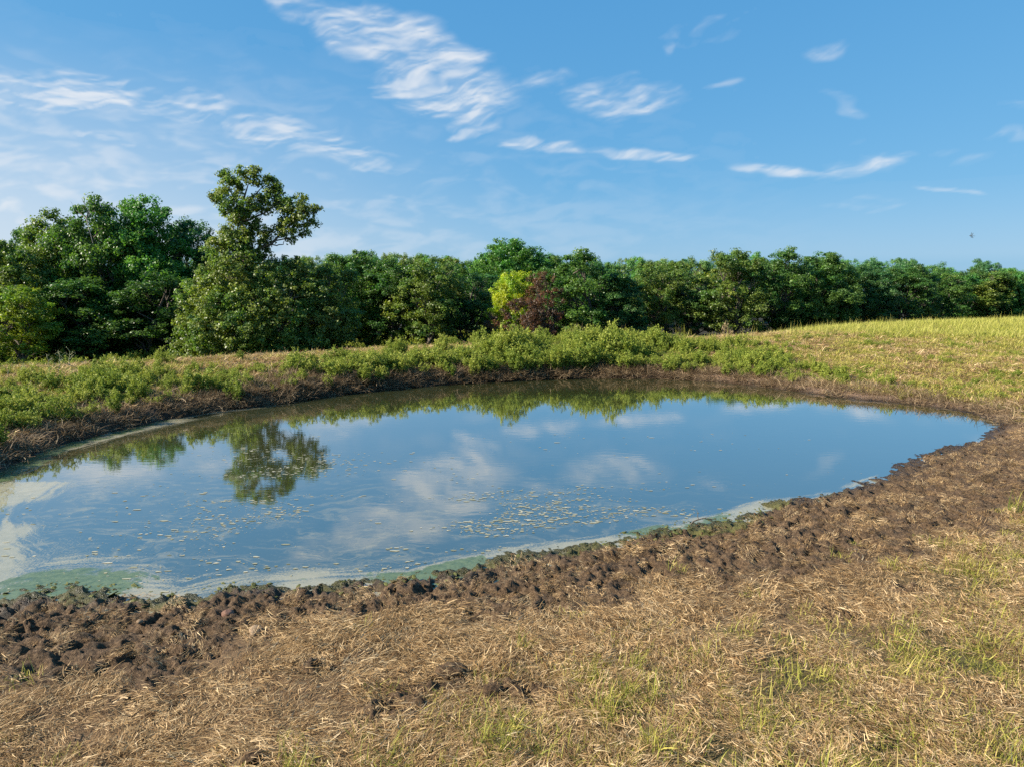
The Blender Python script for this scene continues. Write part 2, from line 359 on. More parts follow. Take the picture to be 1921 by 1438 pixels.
def mat_blade(name, stops, transl=.3, rough=.6):
    m, b, o = new_mat(name)
    t = b.attr('tint'); r = b.n('ShaderNodeObjectInfo').outputs['Random']
    q = b.math('ADD', b.math('MULTIPLY', t, .72), b.math('MULTIPLY', r, .28))
    c = b.ramp(q, stops)
    p = principled(b, None, c, rough, .3)
    tr = b.n('ShaderNodeBsdfTranslucent'); b.put(tr.inputs[0], c)
    ms = b.n('ShaderNodeMixShader'); ms.inputs[0].default_value = transl
    b.t.links.new(p.outputs[0], ms.inputs[1]); b.t.links.new(tr.outputs[0], ms.inputs[2]); b.t.links.new(ms.outputs[0], o.inputs[0])
    return m

def mat_leaf():
    m, b, o = new_mat('tree_leaf')
    t = b.attr('tint'); oc = b.n('ShaderNodeObjectInfo').outputs['Color']
    c = b.mix(1.0, oc, b.ramp(t, [(0, (.45, .52, .55)), (.5, (.95, .95, .9)), (.86, (1.5, 1.4, 1.1)), (1.0, (1.9, 1.5, 1.05))]), 'MULTIPLY')
    hue = b.noise(b.n('ShaderNodeTexCoord').outputs['Object'], .38, 3, .6)
    c = b.mix(b.rng(hue, .42, .66), c, b.mix(1.0, c, (.62, .92, .95), 'MULTIPLY'))
    p = principled(b, None, c, .46, .45)
    tr = b.n('ShaderNodeBsdfTranslucent'); b.put(tr.inputs[0], b.mix(1.0, c, (1.25, 1.35, .55), 'MULTIPLY'))
    ms = b.n('ShaderNodeMixShader'); ms.inputs[0].default_value = .38
    b.t.links.new(p.outputs[0], ms.inputs[1]); b.t.links.new(tr.outputs[0], ms.inputs[2]); b.t.links.new(ms.outputs[0], o.inputs[0])
    return m

def mat_simple(name, c1, c2, scale, rough=.85, bs=.6, bd=.02, spec=.25):
    m, b, o = new_mat(name)
    P = b.n('ShaderNodeTexCoord').outputs['Object']
    n = b.noise(P, scale, 6, .65); n2 = b.noise(P, scale * 4, 4, .7)
    principled(b, o, b.mix(b.rng(n, .3, .7), c1, c2), rough, spec, bump(b, b.math('ADD', n, b.math('MULTIPLY', n2, .4)), bs, bd)); return m

M_GROUND, M_WATER, M_LEAF = mat_ground(), mat_water(), mat_leaf()
M_STRAW = mat_blade('dry_straw', [(.05, (.042, .022, .009)), (.32, (.19, .105, .040)), (.62, (.43, .285, .130)), (.95, (.76, .58, .34))], .2)
M_TURF = mat_blade('live_grass', [(.1, (.10, .125, .016)), (.4, (.29, .30, .045)), (.7, (.47, .41, .09)), (.95, (.64, .50, .2))], .35)
M_PASTURE = mat_blade('pasture_grass', [(.1, (.16, .20, .03)), (.4, (.36, .37, .06)), (.7, (.54, .50, .13)), (.95, (.66, .57, .24))], .35)
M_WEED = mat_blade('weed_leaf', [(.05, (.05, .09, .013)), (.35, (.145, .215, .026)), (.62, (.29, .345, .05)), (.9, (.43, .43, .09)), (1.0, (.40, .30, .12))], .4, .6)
M_DRYWEED = mat_blade('dry_weed', [(.05, (.08, .05, .026)), (.5, (.22, .15, .08)), (.95, (.44, .34, .2))], .2)
M_BARK = mat_simple('bark', (.06, .048, .036), (.17, .145, .12), 9, .9, .8, .03)
M_MUD = mat_simple('damp_mud', (.028, .015, .007), (.13, .08, .04), 14, .85, 1.0, .03)
M_ROCK = mat_simple('sandstone', (.17, .115, .07), (.33, .24, .155), 9, .9, .6, .02)
M_SCUM = mat_blade('floating_scum', [(.1, (.16, .17, .10)), (.5, (.34, .33, .24)), (.9, (.56, .53, .43))], .05, .6)

# ------------------------------------------------------------------ cirrus: thin ice-cloud sheets 600 m up, with painted haze
def build_clouds():
    m, b, o = new_mat('cirrus')
    em = b.n('ShaderNodeEmission'); em.inputs[0].default_value = (.93, .96, 1.0, 1); em.inputs[1].default_value = CLOUD
    tr = b.n('ShaderNodeBsdfTransparent'); ms = b.n('ShaderNodeMixShader'); b.put(ms.inputs[0], b.attr('cover'))
    b.t.links.new(tr.outputs[0], ms.inputs[1]); b.t.links.new(em.outputs[0], ms.inputs[2]); b.t.links.new(ms.outputs[0], o.inputs[0])
    Vs, Fs, As, off = [], [], [], 0
    for (a0, a1, e0, e1, st) in ((-42, 42, 1.6, 22.0, .10), (-42, 42, 22.0, 45, .22), (42, 318, 4, 45, .5)):
        az = np.arange(a0, a1 + st * .5, st); el = np.arange(e0, e1 + st * .5, st)
        A, E = np.meshgrid(az, el); sh = A.shape; A, E = A.ravel(), E.ravel()
        An = (A + 180) % 360 - 180
        wx = fbm(An, E * 2.2, 5.5, 3, 801) - .5; wy = fbm(An, E * 2.2, 4.5, 3, 811) - .5
        wx2 = fbm(An, E * 1.6, 1.3, 2, 821) - .5; wy2 = fbm(An, E * 1.6, 1.2, 2, 831) - .5
        X = An + 2.8 * wx + .30 * wx2; Y = E + 1.3 * wy + .14 * wy2
        def strands(t, lx, ly, seed):
            c, q = math.cos(R(t)), math.sin(R(t)); return fbm((X * c + Y * q) / lx, (-X * q + Y * c) / ly, 1.0, 3, seed, .5, 0.0)
        soft = fbm(X, Y * 1.8, 1.6, 4, 881); f0 = .36 * strands(10, 3.6, .75, 841) + .26 * strands(24, 2.2, .42, 851) + .38 * soft; f1 = .42 * strands(-6, 5.0, .75, 861) + .22 * strands(12, 2.4, .42, 871) + .36 * soft
        tot = [np.zeros_like(A), np.zeros_like(A)]
        for (a, e, L, W, t, sg, f) in CIRRUS:
            sg = sg * (.74 if L < 3.6 and f == 0 and a > 8 else 1.0); c, q = math.cos(R(t)), math.sin(R(t)); L, W = L * (1.75 if L < 3.6 and a > 8 else 1.45), W * 2.1
            dx = (X - a + 180) % 360 - 180; dy = Y - e
            r = ((dx * c + dy * q) / L) ** 2 + ((-dx * q + dy * c) / W) ** 2
            tot[f] = np.maximum(tot[f], sg * (1 - sstep(0, 1, r)))
        al = np.zeros_like(A)
        for tm, f in zip(tot, (f0 + .02, f1 + .13)):
            al = np.maximum(al, sstep(-.14, .52, f - .74 + .56 * tm) * sstep(0, .8, tm) * .64)
        haze_veil = sstep(.40, .70, f1) * (.18 + .14 * sstep(-8, -25, An)) * sstep(20, 5, E) * sstep(30, -10, An) + .50 * sstep(19, 3, E) * sstep(8, -44, An) + .10 * sstep(9, 2, E)  # streaky thin cloud, plus smooth whitening that paints sun-side and horizon haze
        fibre = .6 * strands(17, 2.6, .34, 891) + .4 * strands(-3, 3.4, .28, 895)
        al = al * (.30 + 1.0 * sstep(.28, .68, fibre))
        al = np.maximum(al, haze_veil)
        al = al * sstep(1.6, 2.6, E) * sstep(45, 36, E)
        er, ar = np.radians(E), np.radians(A); h = 600 / np.sin(er)
        V = np.stack([np.sin(ar) * np.cos(er) * h, np.cos(ar) * np.cos(er) * h, np.full_like(A, 600) + 4.0], 1)
        na = sh[1]; i, j = np.meshgrid(np.arange(na - 1), np.arange(sh[0] - 1)); k = (j * na + i).ravel()
        F = np.stack([k, k + 1, k + na + 1, k + na], 1); F = F[(al[F] > .015).any(1)]
        u = np.unique(F); mp = np.full(len(A), -1); mp[u] = np.arange(len(u))
        Vs.append(V[u]); Fs.append(mp[F] + off); As.append(al[u]); off += len(u)
    o = bpy.data.objects.new('clouds', mesh_np('clouds', np.concatenate(Vs), np.concatenate(Fs), m, dict(cover=('POINT', np.concatenate(As))))); link(o)
    tag(o, 'thin white cirrus clouds streaked across the blue sky', 'clouds', kind='stuff')
build_clouds()

# ------------------------------------------------------------------ ground sheet: fine near the pond, coarse to the horizon
def build_ground():
    dense = np.radians(np.linspace(-46, 46, 580)); rest = np.radians(np.linspace(46, 314, 70))[1:-1]
    ang = np.concatenate([dense, rest]); na = len(ang)
    rad = [0.4, 1.2, 2.2, 3.2, 4.0]
    while rad[-1] < 900:
        r = rad[-1]
        rad.append(r + (.034 if r < 16 else .034 + (r - 16) * .0075 if r < 60 else .36 + (r - 60) * .09))
    rad = np.array(rad); nr = len(rad)
    A, RR = np.meshgrid(ang, rad)
    X, Y = (RR * np.sin(A)).ravel(), (RR * np.cos(A)).ravel()
    L = land(X, Y)
    V = np.stack([X, Y, L['z']], 1)
    i = np.arange(nr - 1)[:, None] * na; j = np.arange(na)[None, :]; j2 = (j + 1) % na
    F = np.stack([i + j, i + j2, i + na + j2, i + na + j], -1).reshape(-1, 4)[:, ::-1]
    V = np.concatenate([V, [[0, 0, V[0, 2]]]]); c = len(V) - 1
    k = np.arange(na); T = np.stack([np.full(na, c), (k + 1) % na, k], 1)
    soil = L['far'] * sstep(0, 7, X) * (1 - sstep(.7, 2.2, L['d'] + (fbm(X, Y, .8, 3, 90) - .5) * 1.6)) * sstep(.08, .4, L['d'] + (fbm(X, Y, .5, 3, 91) - .5) * .5) * (1 - .7 * sstep(13, 17, X))
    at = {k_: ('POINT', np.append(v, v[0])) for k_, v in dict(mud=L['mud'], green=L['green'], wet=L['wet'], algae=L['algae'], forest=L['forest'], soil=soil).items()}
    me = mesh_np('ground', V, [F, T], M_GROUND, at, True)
    o = bpy.data.objects.new('ground', me); link(o)
    tag(o, 'trodden pasture ground with churned mud bank around the pond', 'ground', kind='structure')

def build_water():
    s = .2
    xs, ys = np.arange(-13.5, 17, s), np.arange(6.5, 34, s); nx = len(xs)
    X, Y = [q.ravel() for q in np.meshgrid(xs, ys)]
    d = look(_sd, X, Y); far = sstep(0, 1, look(_far, X, Y)); arc = look(_arc, X, Y)
    keep = d < 1.0
    i, j = np.meshgrid(np.arange(nx - 1), np.arange(len(ys) - 1)); a = (j * nx + i).ravel()
    F = np.stack([a, a + 1, a + nx + 1, a + nx], 1); F = F[keep[F].all(1)]
    used = np.unique(F); mp = np.full(len(X), -1); mp[used] = np.arange(len(used)); F = mp[F]
    X, Y, d, far, arc = X[used], Y[used], d[used], far[used], arc[used]
    left = sstep(1, -7, X); ins = -d
    wband = np.where(far > .5, .25 + .6 * left, .22 + .40 * sstep(3, -4, X) + 1.3 * sstep(-4, -7.5, X)) * (1 - .85 * sstep(5.5, 9, X))
    film = (1 - sstep(wband * .25, wband * 1.5 + .12, ins)) * np.where(far > .5, .6 * sstep(-6, -11, X), 1) * (1 - sstep(6, 9, X))
    film = film * (.75 + .5 * (fbm(X, Y, 2.2, 3, 300) - .2)) + .28 * sstep(.35, .9, fbm(X, Y, 3.0, 3, 301)) * sstep(15, 11, Y) * sstep(5, 2, X)
    scum = (1 - sstep(.1, 1.0, np.hypot((X + 6.1) / 2.0, (Y - 9.3) / 1.0))) * .95
    film = np.clip(film * (1 + .5 * sstep(-4, -7, X)), 0, 1.3) * (1 - .6 * scum) * (.55 + .8 * sstep(.3, .65, fbm(X, Y, 1.4, 3, 305)))
    scum = np.maximum(scum, (1 - sstep(.12, .34, ins)) * (1 - far) * .95 * sstep(4.8, 3.4, X) * sstep(.45, .62, fbm(X, Y, 1.7, 3, 309)))
    scum = np.maximum(scum, (1 - sstep(.3, 1.1, ins)) * sstep(-9.5, -11, X) * .7)
    specks = sstep(18, 10.5, Y) * sstep(6, 1.5, X) * .8 + .25 * sstep(-2, -9, X)
    me = mesh_np('pond_water', np.stack([X, Y, 0 * X], 1), F, M_WATER,
                 dict(depth_in=('POINT', ins), along=('POINT', arc), film=('POINT', np.clip(film, 0, 1)), scum=('POINT', np.clip(scum, 0, 1)), specks=('POINT', np.clip(specks, 0, 1))), True)
    o = bpy.data.objects.new('pond_water', me); link(o)
    tag(o, 'still pond reflecting blue sky and the tall tree', 'pond', kind='structure')

build_ground(); build_water()

# ------------------------------------------------------------------ shapes
def tube(path, radii, sides=7):
    """tapered tube along a path, returns V, F(quads), F(tris)"""
    path = np.asarray(path, float); n = len(path)
    tg = np.gradient(path, axis=0); tg /= np.linalg.norm(tg, axis=1)[:, None] + 1e-9
    ref = np.array([.31, .89, .33]); u = np.cross(tg, ref); u /= np.linalg.norm(u, axis=1)[:, None] + 1e-9; v = np.cross(tg, u)
    a = np.linspace(0, 2 * np.pi, sides, endpoint=False)
    ring = np.cos(a)[None, :, None] * u[:, None] + np.sin(a)[None, :, None] * v[:, None]
    V = (path[:, None] + ring * np.asarray(radii)[:, None, None]).reshape(-1, 3)
    i = np.arange(n - 1)[:, None] * sides; j = np.arange(sides)[None]; j2 = (j + 1) % sides
    F = np.stack([i + j, i + j2, i + sides + j2, i + sides + j], -1).reshape(-1, 4)
    return V, F
def join(parts):
    Vs, Fs, off = [], [], 0
    for V, F in parts: Vs.append(V); Fs.append(F + off); off += len(V)
    return np.concatenate(Vs), np.concatenate(Fs)
def bow(a, b, sag, n, g):
    """a wandering branch path from a to b"""
    a, b = np.asarray(a, float), np.asarray(b, float); t = np.linspace(0, 1, n)[:, None]
    L = np.linalg.norm(b - a); w = g.normal(0, .045 * L, (n, 3)); w[0] = 0; w[-1] = 0
    p = a + (b - a) * t + w; p[:, 2] += sag * L * np.sin(np.pi * t[:, 0]); return p
def unit(v): return v / (np.linalg.norm(v, axis=1)[:, None] + 1e-9)

def leaves(centres, outward, size, tint, g, up=.55):
    """one folded kite per leaf"""
    n = len(centres)
    nrm = unit(outward * .7 + np.array([0, 0, up]) + g.normal(0, .65, (n, 3)))
    ax = unit(np.cross(nrm, g.normal(0, 1, (n, 3)))); bx = np.cross(nrm, ax)
    s = (size * g.uniform(.65, 1.3, n))[:, None]
    V = np.stack([centres - ax * s * .5, centres + bx * s * .34 + nrm * s * .10, centres + ax * s * .5, centres - bx * s * .34 + nrm * s * .10], 1).reshape(-1, 3)
    F = np.arange(n * 4).reshape(n, 4)
    return V, F, tint

def crown_from_lobes(lobes, g, clump_r, per_clump, leaf, density=1.0, shell=.55):
    """lobes: (x, y, z, rx, ry, rz). Leaf clumps sit on each lobe's outer shell."""
    C, O, Tn, clumps = [], [], [], []
    for (lx, ly, lz, rx, ry, rz) in lobes:
        area = 4 * math.pi * ((rx * ry) ** 1.6 / 3 + (rx * rz) ** 1.6 / 3 + (ry * rz) ** 1.6 / 3) ** (1 / 1.6)
        k = max(5, int(density * area / (clump_r ** 2 * 2.6)))
        dirs = unit(g.normal(0, 1, (k, 3))); dirs = dirs[dirs[:, 2] > -.75]
        rr = shell + (1 - shell) * g.random(len(dirs)) ** .6
        cc = np.array([lx, ly, lz]) + dirs * np.array([rx, ry, rz]) * rr[:, None]
        lt = g.normal(0, .05)
        for c, dv in zip(cc, dirs):
            m = max(6, int(per_clump * g.uniform(.5, 1.4)))
            cr = clump_r * g.uniform(.6, 1.25)
            off = unit(g.normal(0, 1, (m, 3))) * (g.random(m) ** .6)[:, None] * cr * np.array([1.05, 1.05, .82])
            C.append(c + off); O.append(unit(dv[None] * .6 + unit(off + 1e-6)))
            Tn.append(np.clip(.46 + lt + g.normal(0, .14) + g.normal(0, .15, m), 0, 1)); clumps.append(c)
    C, O, Tn = np.concatenate(C), np.concatenate(O), np.concatenate(Tn)
    brown = g.random(len(Tn)) < .012; Tn[brown] = g.uniform(.9, 1, brown.sum())
    V, F, t = leaves(C, O, leaf, Tn, g)
    return V, F, t, np.array(clumps)

def generic_tree(seed, width, low, openness=1.0, leaf=.165, n_lobes=15, shape=0):
    """broadleaf tree normalised to height 10 m"""
    g = np.random.default_rng(seed)
    lobes = []; ga = 2.39996
    H0, H1 = low * 10, 10.0
    for i in range(n_lobes):
        f = (i + .5) / n_lobes
        z = H0 + (H1 - H0) * (.06 + .86 * f)
        prof = math.sin(math.pi * (.16 + .72 * f) ** (.9 if shape == 0 else 1.15)) ** .75
        if shape == 2: prof = (1 - f * .8) ** .6
        rad = width * prof * g.uniform(.45, .78); a = i * ga + g.uniform(-.5, .5)
        lr = width * g.uniform(.28, .50) * (.6 + .5 * prof)
        lobes.append((math.cos(a) * rad, math.sin(a) * rad, z - .2, lr, lr, lr * g.uniform(.75, 1.25)))
        for _ in range(int(g.integers(0, 3))):
            a2 = a + g.uniform(-.8, .8); q = g.uniform(.35, .55); lobes.append((math.cos(a2) * rad * 1.35, math.sin(a2) * rad * 1.35, z + g.uniform(-.2, 1.0), lr * q, lr * q, lr * q * 1.15))
    lobes.append((g.uniform(-.5, .5), g.uniform(-.5, .5), 9.2, width * .34, width * .34, .8))
    V, F, t, cl = crown_from_lobes(lobes, g, .47, 86, leaf, .78 * openness, .38)
    top = np.array([g.uniform(-.4, .4), g.uniform(-.4, .4), 8.3])
    tp = bow((0, 0, -.6), top, 0, 9, g); rad0 = .24
    parts = [tube(tp, np.linspace(rad0, .04, 9) * np.array([1.35] + [1] * 8), 8)]
    for l in lobes[:-1]:
        if l[3] < width * .2: continue
        i = int(np.clip(l[2] / 10 * 8 - 1.6, 1, 6)); st = tp[i]
        en = np.array(l[:3]) + g.normal(0, .2, 3)
        r0 = rad0 * (1 - i / 9) * .55
        bp = bow(st, en, .06, 6, g); parts.append(tube(bp, np.linspace(r0, .025, 6), 6))
        near = cl[np.argsort(np.linalg.norm(cl - en, axis=1))[:5]]
        for q in near: parts.append(tube(bow(bp[3], q, .04, 4, g), np.linspace(r0 * .4, .012, 4), 4))
    tv, tf = join(parts)
    return (mesh_np('crown', V, F, M_LEAF, dict(tint=('FACE', t))), mesh_np('trunk', tv, tf, M_BARK, None, True))

VAR = [generic_tree(101, 3.6, .04, n_lobes=17), generic_tree(102, 3.3, .06, n_lobes=15, shape=1), generic_tree(103, 4.0, .08, n_lobes=18), generic_tree(104, 3.0, .05, n_lobes=15, shape=1),
       generic_tree(105, 3.7, .12, .85, n_lobes=16), generic_tree(106, 3.4, .02, n_lobes=17, shape=2), generic_tree(107, 3.9, .1, .8, n_lobes=14, shape=1), generic_tree(108, 3.2, .05, .95, n_lobes=18), generic_tree(109, 3.2, .10, .34, n_lobes=15), generic_tree(110, 3.8, .05, .30, n_lobes=14, shape=1)]
VARW = [3.6 * 1.12, 3.3 * 1.12, 4.0 * 1.12, 3.0 * 1.12, 3.7 * 1.12, 3.4 * 1.12, 3.9 * 1.12, 3.2 * 1.12, 3.2 * 1.12, 3.8 * 1.12]

DARK, MID, TEAL, OLIVE, LIME, FRESH = (.080, .155, .036), (.106, .195, .042), (.084, .172, .056), (.160, .215, .046), (.24, .30, .036), (.112, .24, .044)

def put_tree(name, x, y, top, hw, var, colour, rz, label, group=None, cat='tree', base=None):
    z0 = zat(x, y) - .15 if base is None else base
    h = top - z0
    root = empty(name, (x, y, z0), rz, label, cat, group)
    s = h / 10.35; w = hw / VARW[var]
    for kind, me in (('trunk', VAR[var][1]), ('crown', VAR[var][0])):
        o = bpy.data.objects.new(kind, me); o.scale = (w, w, s); link(o, root); o.color = (*colour, 1)
    return root

# front row of the wood, left to right: (x, y, top height, half width, shape, colour, turn, label)
FRONT = [
    (-41.6, 60, 8.2, 4.6, 2, OLIVE, .3, 'broad green tree at the left edge of the picture, lower than its neighbours'),
    (-41.0, 66, 11.0, 4.9, 4, OLIVE, 1.0, 'open olive green tree second from the left edge, behind the weedy bank'),
    (-36.2, 64, 12.5, 4.2, 1, MID, 2.1, 'tall green tree behind the thin bare dead tree, left group'),
    (-33.2, 66, 12.9, 5.0, 0, FRESH, 2.9, 'tallest rounded fresh green tree of the left group'),
    (-30.6, 69, 11.2, 4.2, 7, TEAL, 4.0, 'dark blue green tree just left of the tall lopsided oak'),
    (-38.4, 54.5, 4.6, 4.2, 6, LIME, 4.4, 'low yellow green leafy tree in front of the left group'),
    (-29.6, 60, 5.6, 4.4, 3, DARK, 5.1, 'low dark tree filling the gap left of the tall lopsided oak'),
    (-36.0, 59.5, 5.2, 5.0, 5, MID, .2, 'low deep shaded tree under the tallest left trees'),
    (-15.6, 60, 6.5, 3.4, 7, OLIVE, 1.4, 'olive tree at the right foot of the tall lopsided oak'),
    (-15.7, 72, 8.0, 4.6, 2, MID, 2.6, 'dense green tree right of the tall lopsided oak, second behind the bank'),
    (-11.4, 70, 6.8, 4.2, 4, DARK, .7, 'dark green tree, third front tree left of the yellow tree'),
    (-7.9, 68, 7.5, 4.3, 6, OLIVE, 3.3, 'spreading olive tree, second front tree left of the yellow tree'),
    (-4.3, 72, 6.2, 3.6, 3, TEAL, 4.5, 'small dark tree directly left of the yellow tree'),
    (0.0, 84, 10.0, 5.6, 2, FRESH, .9, 'domed bright green tree rising behind the yellow tree'),
    (4.2, 84, 8.4, 4.0, 0, MID, 5.2, 'green tree at the right shoulder of the domed bright green tree'),
    (7.2, 74, 8.4, 4.5, 1, MID, 1.8, 'tall lumpy green tree right of the dead brown tree'),
    (11.2, 74, 5.8, 3.4, 5, TEAL, 2.4, 'dark blue green tree in the dip right of the lumpy tree'),
    (16.1, 78, 7.4, 4.2, 6, OLIVE, .4, 'yellowish olive tree above the right half of the bank'),
    (20.2, 78, 5.6, 3.4, 3, DARK, 3.7, 'low dark tree, fourth front tree right of the dead brown trees'),
    (23.3, 76, 8.6, 3.9, 7, OLIVE, 5.6, 'olive tree, fifth front tree right of the dead brown trees'),
    (29.2, 78, 8.8, 3.8, 1, MID, 2.2, 'rounded green tree, sixth front tree right of the dead brown trees'),
    (34.5, 80, 8.5, 4.2, 0, MID, 4.8, 'broad rounded tree, seventh front tree right of the dead brown trees'),
    (41.0, 84, 7.0, 4.4, 2, TEAL, .1, 'dark shaded tree behind the start of the bright pasture'),
    (46.8, 86, 6.9, 4.3, 4, DARK, 1.2, 'dark spreading tree above the bright pasture'),
    (54.8, 92, 6.6, 4.4, 6, MID, 2.0, 'green tree third from the right edge above the pasture'),
    (63.6, 98, 7.0, 4.8, 3, OLIVE, 3.1, 'green tree second from the right edge above the pasture'),
    (70.5, 100, 6.4, 5.2, 5, MID, 4.1, 'green tree at the right edge above the pasture'),
]
for (x, y, t, w, v, c, rz, lab) in FRONT: put_tree('broadleaf_tree', x, y, t, w * (1.12 if x > -20 else 1.05), v, c, rz, lab, 'front trees along the wood edge')

put_tree('yellow_tree', 0.1, 66, 6.0, 2.8, 6, (.40, .44, .026), 1.1, 'bright yellow green tree in the middle of the wood edge')
put_tree('brown_tree', 2.7, 63.5, 5.9, 2.3, 8, (.155, .066, .040), .6, 'taller dead tree with reddish brown leaves beside the yellow tree')
put_tree('brown_tree', 1.0, 60.5, 3.5, 3.0, 9, (.145, .066, .042), 2.6, 'lower dead tree with reddish brown leaves in front of the yellow tree')

# the back of the wood
ORD = ['first', 'second', 'third', 'fourth', 'fifth', 'sixth', 'seventh', 'eighth', 'ninth', 'tenth', 'eleventh', 'twelfth', 'thirteenth', 'fourteenth', 'fifteenth', 'sixteenth', 'seventeenth', 'eighteenth', 'nineteenth', 'twentieth', 'twenty-first', 'twenty-second', 'twenty-third', 'twenty-fourth', 'twenty-fifth', 'twenty-sixth', 'twenty-seventh', 'twenty-eighth', 'twenty-ninth', 'thirtieth']
g = np.random.default_rng(5)
def back_row(y0, ang0, ang1, n, top_y, text, group):
    """tops follow a skyline given as elevation angle (deg) against azimuth"""
    for i in range(n):
        a = ang0 + (ang1 - ang0) * (i + .5) / n + g.uniform(-.4, .4)
        y = y0 + g.uniform(-5, 5); x = y * math.tan(R(a))
        top = 4 + y / math.cos(R(a)) * math.tan(R(np.interp(a, *top_y) + g.uniform(-.5, .4)))
        v = int(g.integers(0, 8)); c = [MID, FRESH, TEAL, MID, FRESH, OLIVE][int(g.integers(0, 6))]; c = tuple(np.array(c) * (1 + .25 * (y0 > 90)) + np.array((.012, .02, .022)) * (y0 > 90) * y0 / 100)  # farther rows paled and blued: distance haze painted into the leaf colour
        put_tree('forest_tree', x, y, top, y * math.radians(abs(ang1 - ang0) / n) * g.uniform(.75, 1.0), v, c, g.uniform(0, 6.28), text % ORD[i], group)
back_row(100, -14.5, 36, 24, ([-15, -8, 0, 8, 16, 26, 36], [2.75, 2.8, 2.6, 2.55, 2.5, 2.15, 1.5]), 'treetop showing just over the front trees, %s from the left right of the tall oak', 'second row of the wood')
back_row(150, -14, 38, 26, ([-15, -8, 0, 8, 16, 24, 30, 38], [2.75, 2.75, 2.7, 2.6, 2.4, 2.2, 1.9, 1.7]), 'distant treetop on the skyline, %s from the left right of the tall oak', 'skyline trees of the wood')
back_row(85, -25, -13.5, 6, ([-26, -14], [2.6, 2.4]), 'treetop behind the foot of the tall oak, %s from the left', 'trees behind the tall oak')
back_row(125, -26, -13, 7, ([-26, -14], [2.8, 2.5]), 'distant treetop far behind the tall oak, %s from the left', 'trees far behind the tall oak')
back_row(80, -40, -26, 6, ([-40, -26], [3.5, 4.5]), 'shaded tree deep behind the left group, %s from the left', 'trees deep in the left group')

